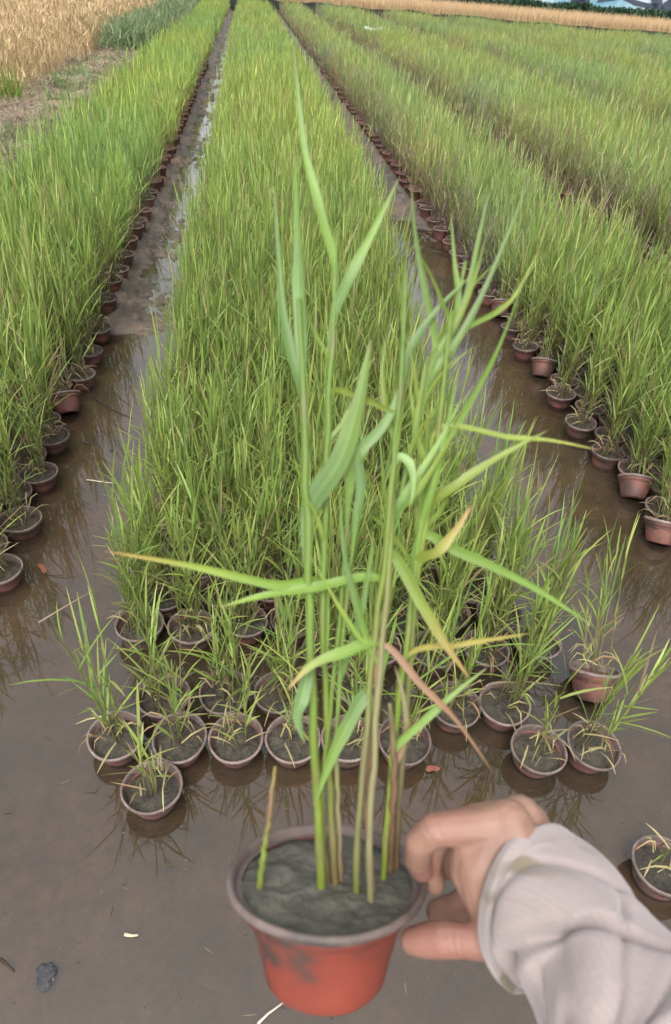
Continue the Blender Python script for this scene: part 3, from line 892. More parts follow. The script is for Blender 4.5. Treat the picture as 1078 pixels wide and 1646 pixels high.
def far_wall():
    """pale painted wall at the very top right, with dark painted shapes"""
    m, n, l = new_mat('painted_wall')
    tc = N(n, 'ShaderNodeTexCoord')
    no = N(n, 'ShaderNodeTexNoise', Scale=0.45, Detail=4.0)
    l.new(tc.outputs['Object'], no.inputs['Vector'])
    r = ramp(n, [(0.34, (0.06, 0.15, 0.20)), (0.46, (0.17, 0.26, 0.29)), (0.55, (0.25, 0.29, 0.31)), (0.68, (0.18, 0.21, 0.26))])
    l.new(no.outputs['Fac'], r.inputs[0])
    p = N(n, 'ShaderNodeBsdfPrincipled', Roughness=0.8); l.new(r.outputs[0], p.inputs['Base Color'])
    o = N(n, 'ShaderNodeOutputMaterial'); l.new(p.outputs[0], o.inputs[0])
    dark = noisy_material('dark_mural_paint', [(0.3, (0.02, 0.03, 0.05)), (0.7, (0.05, 0.06, 0.09))], scale=2.0, bump=0)
    grey = noisy_material('wall_cap', [(0.3, (0.3, 0.3, 0.3)), (0.7, (0.42, 0.42, 0.4))], scale=3.0, bump=0)
    D = 15.6
    x0, x1 = 4.0, 42.0
    p0 = np.array([x0, far_edge(x0) + D]); p1 = np.array([x1, far_edge(x1) + D])
    L = float(np.linalg.norm(p1 - p0)); ang = math.atan2(*(p1 - p0)[::-1])
    t = thing('painted_wall', 'long pale blue painted wall behind the hedge at top right', 'wall', (p0[0], p0[1], 0.15), (0, 0, ang))
    def box(nm, x, X, y, Y, z, Z, mat, par=t):
        V = np.array([(a, b, c) for a in (x, X) for b in (y, Y) for c in (z, Z)])
        F = [(0, 1, 3), (0, 3, 2), (4, 6, 7), (4, 7, 5), (0, 4, 5), (0, 5, 1), (2, 3, 7), (2, 7, 6), (0, 2, 6), (0, 6, 4), (1, 5, 7), (1, 7, 3)]
        return link(nm, mesh_np(nm, V, F, np.ones((8, 3)) * .5, np.zeros(12), [mat], False), par)
    box('wall_face', 0, L, 0, 0.24, -0.3, 2.6, m)
    box('wall_cap', -0.05, L + 0.05, -0.05, 0.29, 2.603, 2.72, grey)
    # dark painted trunks and arching limbs, flat on the wall
    def shape(P, W):
        b = Buf()
        P = np.array([(q[0], -0.02, q[1]) for q in P])
        V, F = ribbon(P, W, side=(0.0, 0.0, 1.0) if abs(P[-1][0] - P[0][0]) > abs(P[-1][2] - P[0][2]) else (1.0, 0, 0))
        b.add(V, F, (0.03, 0.04, 0.06)); link('painted_shape', b.mesh('painted_shape', [dark]), t)
    def wx(u, v):                                     # along-wall coordinate under a pixel ray
        d = ROT @ pix(u, v); e = (p1 - p0) / L; nrm = np.array([-e[1], e[0]])
        k = (p0 @ nrm) / (d[:2] @ nrm); q = d[:2] * k
        return float((q - p0) @ e), float(CAM_H + d[2] * k - 0.15)
    for pts, w in (([(930, 12), (925, 4), (928, -4), (935, -14)], [.9, .7, .6, .8]), ([(915, 8), (930, 5), (948, 3)], [.2, .5, .2]),
                   ([(1058, 18), (1057, 8), (1055, -2), (1056, -14)], [.5, .45, .5, .6]),
                   ([(1000, -6), (1020, 4), (1040, 9), (1058, 10)], [.18, .2, .2, .25]), ([(1074, 20), (1078, 10), (1084, 2)], [.9, .8, .5]),
                   ([(960, 2), (985, -3), (1010, -6)], [.1, .18, .1])):
        shape([wx(*q) for q in pts], w)
far_wall()

def far_edging():
    """black sheet edging at the foot of the far wheat, and what lies along it"""
    mat = noisy_material('black_sheet', [(0.3, (0.008, 0.008, 0.008)), (0.7, (0.02, 0.019, 0.018))], spec=0.1, scale=4.0, bump=0.4, bump_dist=0.03)
    r = np.random.default_rng(4)
    xs = np.linspace(-2, 30, 180)
    h = 0.53 + 0.14 * (fbm(xs * 1.2, xs * 0, 3, 91) - 0.5)
    V, F = [], []
    for i, xx in enumerate(xs):
        y = far_edge(xx) + 0.35 + 0.08 * r.normal()
        for dy, z in ((-0.05, 0.0), (-0.02, h[i]), (0.06, h[i]), (0.12, 0.0)):
            V.append((xx, y + dy, z))
    for i in range(len(xs) - 1):
        for j in range(3):
            a = 4 * i + j
            F += [(a, a + 4, a + 5), (a, a + 5, a + 1)]
    tag(link('edging', mesh_np('edging', V, F, np.ones((len(V), 3)) * .02, np.zeros(len(F)), [mat], True)), 'low black sheet edging along the far end of the beds', 'edging')
    # brush heap at the right end
    b = Buf()
    n = 500; P = np.column_stack([r.normal(0, 0.45, n), r.normal(0, 0.3, n)])
    blades(b, r, P, 0.35 * r.random(n), 0.25, 0.035, np.array([(0.06, 0.04, 0.03), (0.10, 0.07, 0.05), (0.16, 0.12, 0.08)]), 1.0)
    g = ground_at(1062, 56, 0.2)
    tag(link('brush_heap', b.mesh('brush_heap', [MAT_STRAW]), loc=(g[0], g[1], float(ground_z(g[0], g[1])))), 'dark brown brush heap at the right end of the black edging', 'brush heap')
    g = ground_at(600, 46, 0.45)
    wht = noisy_material('pale_plastic', [(0.3, (0.28, 0.36, 0.28)), (0.7, (0.34, 0.42, 0.34))], scale=5.0, bump=0)
    b = Buf()
    q = np.linspace(0, 1, 6)
    V, F = ribbon(np.stack([q * 0.5, 0.03 * np.sin(q * 9), 0.02 * np.cos(q * 7)], 1), 0.07 + 0.02 * np.sin(q * 8), side=(0, 0.7, 0.7)); b.add(V, F, (0.7, 0.75, 0.7))
    tag(link('plastic_strip', b.mesh('plastic_strip', [wht]), loc=(g[0] - .25, g[1], 0.45)), 'pale plastic strip lying on the reed tips near the far edge', 'plastic strip')
    g = ground_at(515, 22, 0.1)
    b = Buf(); V, F = tube([(0, 0, -0.1), (0.01, 0, 0.5), (0, 0, 0.95)], 0.03, 6); b.add(V, F, (0.20, 0.10, 0.06))
    tag(link('marker_post', b.mesh('marker_post', [MAT_STRAW]), loc=(g[0], g[1], 0)), 'thin brown marker post at the far edge by the golden wheat', 'post')
far_edging()

# ------------------------------------------------------------------ small things lying in the water
def floaters():
    r = np.random.default_rng(8)
    def stick(name, pts, w, col, lab, cat, z=WATER_Z + 0.003, mat=MAT_STRAW):
        P = np.array([ground_at(u, v, z) for u, v in pts]); c = P.mean(0)
        V, F = tube(P - c, w * np.linspace(1, 0.6, len(P)), 6)
        b = Buf(); b.add(V, F, col)
        tag(link(name, b.mesh(name, [mat]), loc=c), lab, cat)
    stick('straw_stalk', [(139, 771), (160, 774), (184, 777)], 0.0025, (0.5, 0.45, 0.36), 'pale straw stalk floating in the left channel', 'straw')
    stick('reed_stalk', [(62, 1001), (110, 972), (168, 939)], 0.0035, (0.22, 0.17, 0.12), 'long brown reed stalk lying in the left channel water', 'stalk', WATER_Z - 0.001)
    stick('straw_stub', [(200, 1502), (211, 1504), (222, 1503)], 0.0035, (0.55, 0.46, 0.33), 'short pale straw stub on the mud at lower left', 'straw')
    stick('twig', [(0, 1541), (10, 1549), (22, 1560)], 0.003, (0.06, 0.04, 0.03), 'dark twig on the mud at the left border', 'twig')
    stick('dark_twig', [(150, 640), (180, 658), (212, 672)], 0.003, (0.05, 0.045, 0.04), 'thin dark twig floating by the left bed reflections', 'twig')
    stick('root_thread', [(414, 1646), (430, 1630), (460, 1608)], 0.0025, (0.55, 0.5, 0.4), 'pale root thread lying on the mud below the held pot', 'root')
    # a wet clod, a dark insect-like scrap, red plastic chips
    def blob(name, u, v, s, mat, lab, cat, seed):
        bm = bmesh.new(); bmesh.ops.create_icosphere(bm, subdivisions=3, radius=1)
        for q in bm.verts:
            k = 0.45 + 1.2 * float(fbm(q.co.x * 2.4 + seed, q.co.y * 2.4 + q.co.z * 1.7, 4, seed))
            q.co = Vector((q.co.x * s[0] * k, q.co.y * s[1] * k, q.co.z * s[2] * k))
        me = bpy.data.meshes.new(name); bm.to_mesh(me); bm.free(); me.materials.append(mat)
        g = ground_at(u, v, WATER_Z)
        tag(link(name, me, loc=g), lab, cat)
    dk = noisy_material('wet_clod', [(0.3, (0.010, 0.011, 0.014)), (0.7, (0.034, 0.034, 0.04))], scale=60, rough=(0.55, 0.9), bump=1.0, bump_scale=90)
    blob('mud_clod', 72, 1568, (0.019, 0.022, 0.006), dk, 'dark wet clod on the mud at lower left', 'clod', 3)
    blob('dark_scrap', 179, 724, (0.006, 0.012, 0.006), dk, 'tiny black scrap standing in the left channel', 'scrap', 5)
    blob('dark_scrap', 138, 711, (0.012, 0.006, 0.004), dk, 'tiny black flake left of the black scrap in the left channel', 'scrap', 6)
    def chip(u, v, L, W, col, lab, ang):
        b = Buf(); s = np.linspace(0, 1, 5)
        V, F = ribbon(np.stack([(s - .5) * L, 0.1 * L * np.sin(s * 3), 0.003 + 0.004 * np.sin(s * 6)], 1), W * np.array([.5, 1, .8, 1, .3]), side=(0, 1, 0.1)); b.add(V, F, col)
        o = link('plastic_chip', b.mesh('plastic_chip', [MAT_STRAW]), loc=ground_at(u, v, WATER_Z + 0.001), rot=(0, 0, ang))
        tag(o, lab, 'plastic chip')
    chip(696, 1238, 0.034, 0.016, (0.2, 0.075, 0.055), 'red plastic chip floating right of the held stems', 0.1)
    chip(66, 915, 0.05, 0.015, (0.2, 0.07, 0.045), 'reddish dead leaf chip in the water beside the left pots', -0.9)
    # small crumbs of straw on the mud
    b = Buf()
    P = np.array([ground_at(u, v, WATER_Z) for u, v in zip(r.uniform(0, 1078, 170), r.uniform(1180, 1646, 170))])
    for p in P:
        a = r.uniform(0, 6.28); L = 0.0015 + 0.012 * r.random() ** 3
        d = np.array([math.cos(a), math.sin(a), 0])
        V, F = ribbon(np.array([p - d * L, p, p + d * L]) + np.array([0, 0, 0.0015]), np.array([0.001, 0.0016, 0.0008]), side=np.cross(d, [0, 0, 1]))
        b.add(V, F, np.array([(0.2, 0.16, 0.11), (0.07, 0.05, 0.04), (0.04, 0.03, 0.025), (0.10, 0.08, 0.05)])[r.integers(4)])
    tag(link('debris', b.mesh('debris', [MAT_STRAW])), 'tiny straw crumbs and specks scattered over the wet mud', 'debris', kind='stuff')
floaters()

# ------------------------------------------------------------------ the held potted reed
HD = 0.48
def cam_pts(pts, d0=0.47, d1=None):
    """a line given by where it passes, each point with its own real distance"""
    n = len(pts); d1 = d0 if d1 is None else d1
    return np.array([cam_to_world(p[0], p[1], p[2] if len(p) > 2 else d0 + (d1 - d0) * i / max(1, n - 1)) for i, p in enumerate(pts)])

def smooth_line(P, n):
    P = np.asarray(P, float)
    t = np.linspace(0, len(P) - 1, n)
    out = np.empty((n, 3))
    for k, tt in enumerate(t):
        i = min(int(tt), len(P) - 2); f = tt - i
        p0, p1, p2, p3 = P[max(i - 1, 0)], P[i], P[i + 1], P[min(i + 2, len(P) - 1)]
        out[k] = 0.5 * (2 * p1 + (p2 - p0) * f + (2 * p0 - 5 * p1 + 4 * p2 - p3) * f * f + (3 * p1 - p0 - 3 * p2 + p3) * f ** 3)
    return out

AX = unit(ROT @ np.array([0.02, 0.995, 0.05]))          # the pot's axis leans away from the viewer
PC = cam_to_world(525, 1403, HD)                        # centre of the rim
_ax = unit(np.cross(AX, ROT[:, 2] if False else ROT @ np.array([0, 0, 1.0])))
_ay = np.cross(AX, _ax)
PR = Matrix([[_ax[i], _ay[i], AX[i]] for i in range(3)])
held = thing('held_potted_reed', 'large tall reed in a red pot held up in the foreground', 'potted plant', tuple(PC - AX * 0.084), PR.to_euler())
HM_inv = (Matrix.LocRotScale(Vector(PC - AX * 0.084), PR.to_euler(), None)).inverted()
HMI = np.array(HM_inv)
def to_held(P):
    return np.asarray(P) @ HMI[:3, :3].T + HMI[:3, 3]

MAT_RIM_HELD = noisy_material('held_rim', [(0.36, (0.045, 0.036, 0.030)), (0.52, (0.10, 0.070, 0.062)), (0.72, (0.155, 0.118, 0.110)), (0.85, (0.26, 0.23, 0.22))],
                              scale=30.0, detail=6.0, rough=(0.5, 0.85), bump=0.4, bump_scale=110, bump_dist=0.001)

def held_pot():
    wob = lambda a: 1 + 0.012 * np.cos(2 * a + 0.6) + 0.006 * np.cos(5 * a)
    K = 64
    b = Buf()
    b.add(*lathe([(0.0, 0.0145), (0.012, 0.014), (0.036, 0.014), (0.037, 0.011), (0.0405, 0.011), (0.0428, 0.0145), (0.0440, 0.022), (0.0500, 0.046), (0.0552, 0.064), (0.0568, 0.0672), (0.0615, 0.0685), (0.0632, 0.077)], K, wob), (0.4, 0.07, 0.03))
    p = link('pot', b.mesh('pot', [MAT_POT_HELD]), held)
    b = Buf()
    b.add(*lathe([(0.0598, 0.0785), (0.0672, 0.0785), (0.0695, 0.0792), (0.0700, 0.0808), (0.0698, 0.0828), (0.0688, 0.0842), (0.0674, 0.0846), (0.0660, 0.0840), (0.0642, 0.0815), (0.0626, 0.0735)], K, wob), (0.3, 0.2, 0.18))
    link('rim', b.mesh('rim', [MAT_RIM_HELD]), p)
    b = Buf(); V, F = soil_disc(np.random.default_rng(2), 0.0634, 0.0808, 34, 90, wob, 0.0045)
    b.add(V, F, (0.12, 0.11, 0.09)); link('soil', b.mesh('soil', [MAT_SOIL_HELD]), held)
    # root hanging from the drain hole
    b = Buf(); V, F = tube([(0.004, 0.006, 0.004), (0.006, 0.008, -0.006), (0.003, 0.01, -0.018), (0.006, 0.008, -0.03)], np.array([0.0035, 0.0028, 0.002, 0.0008]), 6)
    b.add(V, F, (0.08, 0.05, 0.03)); link('root', b.mesh('root', [MAT_STRAW]), held)
held_pot()

LG = np.array((0.15, 0.25, 0.042)); BG = np.array((0.115, 0.205, 0.055)); YG = np.array((0.20, 0.265, 0.04)); YE = np.array((0.32, 0.28, 0.07))
OR = np.array((0.36, 0.18, 0.06)); BR = np.array((0.25, 0.145, 0.085)); PA = np.array((0.27, 0.25, 0.12)); GREY = np.array((0.145, 0.225, 0.07))
rh = np.random.default_rng(19)

def soil_base(u, v):
    """the point on the held pot's soil under a pixel ray"""
    d = ROT @ pix(u, v); p0 = PC - AX * 0.008
    return EYE + d * (((p0 - EYE) @ AX) / (d @ AX))

def held_stem(base, pts, w, cols, dtop=0.45):
    B = soil_base(*base)
    db = float(-((B - EYE) @ ROT)[2])
    n = len(pts)
    P = np.concatenate([[B - AX * 0.004], [cam_to_world(u, v, db + (dtop - db) * (i + 1) / n) for i, (u, v) in enumerate(pts)]])
    Q = smooth_line(P, 26)
    t = np.linspace(0, 1, 26)
    Q = Q + rh.normal(0, 0.0006, Q.shape) * np.sin(t * math.pi)[:, None]
    R = w * 0.45 / FPX * 0.46 * np.interp(t, [0, 0.1, 0.7, 1], [1.1, 1.0, 0.85, 0.45])
    for node in (0.12, 0.27, 0.45, 0.62, 0.8):
        R = R * (1 + 0.22 * np.exp(-((t - node) / 0.018) ** 2))
    V, F = tube(to_held(Q), R, 8)
    C = np.stack([np.interp(t, np.linspace(0, 1, len(cols)), np.array(cols)[:, j]) for j in range(3)], 1)
    for node in (0.12, 0.27, 0.45, 0.62, 0.8):                     # dry sheath edge and pale ring at each node
        k = np.exp(-((t - node) / 0.014) ** 2)[:, None]; C = C * (1 - 0.55 * k) + np.array([0.20, 0.16, 0.08]) * 0.55 * k
    st = 0.9 + 0.2 * rh.random((26, 8, 1))
    C8 = (C[:, None] * st).reshape(-1, 3)
    CC = np.concatenate([C8, C[:1], C[-1:]])
    b = Buf(); b.add(V, F, CC)
    return link('stem', b.mesh('stem', [MAT_HELD]), held), Q

STEM_LINES = {}
def snap_to_stem(P, key=None):
    """a blade grows from a stem: its first point is moved onto the nearest one, with a short sheath"""
    best = None
    for k, Q in STEM_LINES.items():
        dd = np.linalg.norm(Q - P[0], axis=1); i = int(np.argmin(dd))
        if best is None or dd[i] < best[0]: best = (dd[i], k, Q, i)
    _, k, Q, i = best
    j = max(0, i - 3)
    return np.concatenate([[Q[j]], [Q[i]], P[1:]]), k

def held_leaf(stem, pts, w, cols, d0=0.46, d1=0.45, prof=None, turn=0.5, label=None, twist=0.0):
    """a long veined blade; turn tips its face away from the viewer so that it has depth"""
    n = 30
    K0, key = snap_to_stem(cam_pts(pts, d0, d1))
    P = smooth_line(K0, n)
    s = np.linspace(0, 1, n)
    W = 0.70 * w / FPX * d0 * np.interp(s, *(prof or ([0, 0.16, 0.34, 0.55, 0.8, 1], [0.16, 0.42, 0.95, 0.95, 0.5, 0.03])))
    W = W * (1 + 0.05 * np.sin(s * rh.uniform(14, 30) + rh.uniform(0, 6)))
    T = np.gradient(P, axis=0); T /= np.linalg.norm(T, axis=1)[:, None] + 1e-9
    view = unit(P.mean(0) - EYE)
    sd = np.cross(T, view); sd /= np.linalg.norm(sd, axis=1)[:, None] + 1e-9
    tw = turn * rh.choice([-1, 1]) + rh.normal(0, 0.35) * (s - 0.4) * 2
    sd = sd * np.cos(tw)[:, None] + np.cross(T, sd) * np.sin(tw)[:, None]
    nr = np.cross(T, sd)
    cross = np.array([-1, -0.66, -0.33, 0, 0.33, 0.66, 1.0]); lift = 0.16 * np.abs(cross) ** 1.2 + np.array([0, .02, -.02, 0, .02, -.02, 0])
    m = len(cross)
    V = P[:, None] + sd[:, None] * (cross[None, :, None] * W[:, None, None] * 0.5) + nr[:, None] * (lift[None, :, None] * W[:, None, None] * 0.5)
    F = []
    for i in range(n - 1):
        for j in range(m - 1):
            q = i * m + j
            F += [(q, q + 1, q + m + 1), (q, q + m + 1, q + m)]
    C = np.stack([np.interp(s, np.linspace(0, 1, len(cols)), np.array(cols)[:, j]) for j in range(3)], 1)
    vein = np.array([0.93, 1.06, 0.92, 1.22, 0.92, 1.06, 0.93])
    blot = 0.86 + 0.28 * fbm(s[:, None] * 9 + rh.uniform(0, 60), cross[None] * 0.8 + rh.uniform(0, 60), 3, 3)
    CC = C[:, None] * vein[None, :, None] * blot[..., None]
    dry = sstep(0.90, 1.0, s)[:, None, None] * rh.uniform(0.2, 0.9)
    CC = CC * (1 - dry) + np.array([0.22, 0.15, 0.08]) * dry
    b = Buf(); b.add(to_held(V.reshape(-1, 3)), np.array(F), CC.reshape(-1, 3))
    o = link('leaf', b.mesh('leaf', [MAT_HELD]), S[key])
    if label: o['label'] = label
    return o

S = {}
ST = [
    ('a', (518, 1436), [(512, 1330), (505, 1200), (499, 1000), (493, 800), (487, 620), (480, 480)], 17, [YG * .8, YG, LG * 1.1, LG, LG]),
    ('b', (540, 1432), [(532, 1300), (523, 1120), (520, 920), (526, 700), (535, 520), (540, 380)], 13, [BR * .6, YG * .8, LG, LG, LG]),
    ('c', (572, 1446), [(576, 1330), (590, 1150), (612, 950), (632, 760), (645, 600), (652, 440)], 12, [YG * .7, PA * .8, YG, LG, LG]),
    ('d', (596, 1456), [(594, 1330), (604, 1160), (620, 960), (632, 800), (640, 690)], 13, [PA * .7, PA, PA, YG, YG]),
    ('e', (615, 1420), [(622, 1310), (640, 1140), (664, 940), (692, 740), (722, 560), (748, 420)], 11, [YG * .7, YG, LG, LG, LG]),
    ('f', (636, 1398), [(642, 1290), (655, 1120), (668, 960), (690, 800), (708, 660), (725, 500)], 12, [BR * .6, PA * .7, YG, YG, LG]),
    ('g', (528, 1428), [(520, 1340), (518, 1260), (540, 1060), (556, 860), (566, 700)], 9, [BR * .5, YG * .8, LG, LG]),
    ('h', (604, 1440), [(590, 1340), (583, 1240), (600, 1060), (628, 860), (668, 700), (700, 560)], 9, [BR * .7, BR, PA, LG, LG]),
    ('i', (548, 1425), [(545, 1330), (540, 1200), (552, 1010), (575, 820)], 9, [BR * .7, PA * .8, LG, LG]),
    ('k', (626, 1405), [(628, 1330), (634, 1240), (626, 1130)], 16, [BR * .5, BR * .8, PA * .7]),
]
for key, base, pts, w, cols in ST:
    S[key], STEM_LINES[key] = held_stem(base, pts, w, cols, dtop=0.445 if key in 'acf' else 0.455)
stub, _ = held_stem((414, 1437), [(424, 1370), (434, 1300), (442, 1232)], 13, [YG * .75, YG * .9, BR * .9, YE * .8], 0.47)
stub['label'] = 'short cut off stem standing apart at the left of the pot'

LEAVES = [
    # stem, path, width px, colours, d0, d1, turn
    ('a', [(512, 946), (440, 940), (300, 908), (168, 886)], 24, [LG, LG * 1.1, LG * 1.1, YG, OR], 0.455, 0.44, 0.4),
    ('d', [(612, 938), (500, 945), (420, 958), (354, 976)], 26, [LG, LG, LG * 1.05, YG], 0.455, 0.45, 0.45),
    ('f', [(660, 876), (740, 888), (850, 940), (955, 1008)], 26, [GREY, LG, LG, LG], 0.46, 0.47, 0.3),
    ('c', [(632, 900), (680, 975), (715, 1035), (756, 1092)], 30, [YG * .8, LG, YG, YE, OR * .9], 0.45, 0.45, 0.3),
    ('e', [(686, 1050), (740, 1036), (800, 1026), (852, 1018)], 15, [YG, YE * .9, YE, YE], 0.46, 0.46, 0.4),
    ('k', [(622, 1046), (680, 1104), (735, 1160), (795, 1246)], 18, [OR * .8, BR, BR * 1.1, BR * 1.1], 0.455, 0.45, 0.2),
    ('g', [(606, 1054), (548, 1050), (500, 1070), (460, 1110)], 28, [LG, LG, LG * 1.1, YG, OR], 0.45, 0.44, 0.25),
    ('a', [(505, 1100), (486, 1120), (478, 1155), (490, 1196)], 34, [BG, BG * 1.1, BG * 1.1, BG], 0.45, 0.445, 0.2),
    ('i', [(578, 1120), (556, 1170), (528, 1230), (504, 1296)], 34, [LG, BG, LG * 1.1, LG * 1.1], 0.455, 0.45, 0.2),
    ('f', [(630, 1212), (680, 1160), (730, 1115), (782, 1074)], 20, [YG * .9, LG, LG, LG * .9], 0.46, 0.46, 0.25),
    ('b', [(527, 815), (546, 740), (574, 655), (596, 545)], 54, [LG, BG, LG * .9, LG], 0.45, 0.44, 0.3),
    ('g', [(540, 800), (575, 730), (625, 670), (662, 560)], 30, [LG, LG, BG, LG], 0.452, 0.45, 0.2),
    ('b', [(532, 640), (580, 640), (625, 660), (660, 668)], 16, [YG, YG, YG, LG], 0.45, 0.45, 0.4),
    ('f', [(765, 700), (820, 703), (885, 708), (965, 724)], 14, [YG, YG, YG * 1.1, YE], 0.46, 0.46, 0.4),
    ('f', [(690, 820), (740, 775), (800, 735), (880, 692)], 24, [LG, YG * .9, YG, YG], 0.455, 0.46, 0.35),
    ('f', [(672, 930), (705, 885), (735, 848), (758, 812)], 26, [YG, YG, YE, OR], 0.455, 0.46, 0.25),
    ('d', [(640, 742), (656, 742), (664, 775), (659, 815)], 22, [GREY, GREY * 1.3, GREY * 1.4, GREY * 1.3], 0.45, 0.445, 0.3),
    ('h', [(700, 610), (740, 540), (790, 440), (855, 278)], 18, [LG, LG, GREY, GREY], 0.455, 0.46, 0.3),
    ('e', [(735, 560), (752, 470), (768, 390), (786, 308)], 16, [LG, LG, LG, GREY], 0.455, 0.46, 0.3),
    ('c', [(690, 560), (684, 470), (668, 380), (660, 285)], 18, [LG, LG, GREY, GREY], 0.45, 0.45, 0.35),
    ('b', [(540, 510), (565, 440), (600, 370), (642, 284)], 26, [LG, BG, LG, LG], 0.45, 0.45, 0.25),
    ('a', [(482, 640), (466, 560), (452, 480), (440, 300)], 26, [BG, BG, BG, BG], 0.455, 0.45, 0.3),
    ('a', [(486, 580), (480, 470), (478, 380), (474, 240)], 30, [BG, BG, BG * .95, LG], 0.45, 0.44, 0.3),
    ('b', [(538, 430), (512, 330), (488, 230), (472, 80)], 22, [LG, LG, LG, BG], 0.45, 0.44, 0.3),
    ('c', [(648, 620), (660, 560), (700, 500), (760, 440)], 20, [BG, BG, BG, LG], 0.45, 0.45, 0.3),
    ('e', [(728, 560), (736, 480), (730, 420), (724, 340)], 16, [LG, LG, LG, LG], 0.455, 0.455, 0.3),
    ('f', [(752, 560), (800, 500), (830, 470), (868, 400)], 13, [LG, LG, YG, YG], 0.46, 0.46, 0.3),
    ('h', [(705, 740), (748, 660), (800, 560), (846, 440)], 18, [LG, LG, LG, GREY], 0.455, 0.46, 0.35),
    ('i', [(575, 850), (580, 780), (572, 720), (560, 640)], 24, [BG, BG, BG, LG], 0.455, 0.45, 0.3),
    ('i', [(548, 1100), (575, 1000), (590, 930), (600, 850)], 18, [LG, BG, BG, LG], 0.455, 0.45, 0.4),
    ('c', [(600, 1060), (570, 960), (552, 880), (545, 760)], 18, [LG, LG, BG, LG], 0.45, 0.45, 0.35),
    ('h', [(640, 850), (655, 790), (700, 720), (742, 640)], 22, [BG, BG, LG, LG], 0.455, 0.455, 0.3),
    ('e', [(675, 860), (700, 770), (716, 700), (738, 590)], 18, [YG, LG, LG, LG], 0.455, 0.455, 0.3),
    ('k', [(640, 1240), (652, 1180), (648, 1120), (634, 1070)], 15, [BR * .7, BR, PA * .8, PA], 0.47, 0.46, 0.3),
    ('d', [(606, 1140), (596, 1200), (588, 1260), (584, 1320)], 12, [PA, PA, BR, BR * .8], 0.465, 0.47, 0.3),
]
for (k, pts, w, cols, d0, d1, tn) in LEAVES:
    held_leaf(S[k], pts, w, cols, d0, d1, turn=tn)

for _ in range(24):                                       # finer blades among the upper shoots
    k = rh.choice(['b', 'c', 'd', 'e', 'e', 'f', 'f', 'h', 'h', 'c'])
    Q = STEM_LINES[k]; q0 = Q[int(rh.integers(12, 25))]
    uu, vv, dd = project(q0[None]); u0, v0, dp = float(uu[0]), float(vv[0]), float(dd[0])
    an = rh.normal(0.10, 0.38); L = rh.uniform(110, 250); bend = rh.normal(0, 0.35)
    path = [(u0, v0)]
    for i in range(3):
        an2 = an + bend * i / 2
        path.append((path[-1][0] + math.sin(an2) * L / 3, path[-1][1] - math.cos(an2) * L / 3))
    held_leaf(S[k], path, rh.uniform(9, 17), [LG, LG * rh.uniform(.9, 1.15), YG * .9, LG], dp, dp + rh.uniform(-0.02, 0.02), turn=rh.uniform(0.2, 0.7))

# ------------------------------------------------------------------ the hand and sleeve that hold it
def evaluated_mesh(ob):
    dg = bpy.context.evaluated_depsgraph_get()
    me = bpy.data.meshes.new_from_object(ob.evaluated_get(dg))
    return me

def skin_material():
    m, n, l = new_mat('skin')
    tc = N(n, 'ShaderNodeTexCoord')
    no = N(n, 'ShaderNodeTexNoise', Scale=28.0, Detail=5.0); l.new(tc.outputs['Object'], no.inputs['Vector'])
    r = ramp(n, [(0.3, (0.108, 0.057, 0.039)), (0.5, (0.138, 0.074, 0.051)), (0.75, (0.160, 0.091, 0.064))]); l.new(no.outputs['Fac'], r.inputs[0])
    p = N(n, 'ShaderNodeBsdfPrincipled', Roughness=0.7)
    at = N(n, 'ShaderNodeAttribute'); at.attribute_name = 'Col'
    mm = N(n, 'ShaderNodeMix', data_type='RGBA', blend_type='MULTIPLY'); mm.inputs[0].default_value = 1.0
    l.new(r.outputs[0], mm.inputs[6]); l.new(at.outputs['Color'], mm.inputs[7])
    l.new(mm.outputs[2], p.inputs['Base Color'])
    p.inputs['Subsurface Weight'].default_value = 0.15
    p.inputs['Subsurface Radius'].default_value = (0.006, 0.003, 0.002)
    p.inputs['Subsurface Scale'].default_value = 1.0
    nb = N(n, 'ShaderNodeTexNoise', Scale=260.0, Detail=4.0); l.new(tc.outputs['Object'], nb.inputs['Vector'])
    b = N(n, 'ShaderNodeBump', Strength=0.45, Distance=0.001); l.new(nb.outputs['Fac'], b.inputs['Height']); l.new(b.outputs[0], p.inputs['Normal'])
    o = N(n, 'ShaderNodeOutputMaterial'); l.new(p.outputs[0], o.inputs[0])
    return m

person = thing('person', "viewer's right hand in a pale sleeve gripping the held pot", 'person', tuple(cam_to_world(860, 1450, 0.43)))
PO = np.array(person.location)

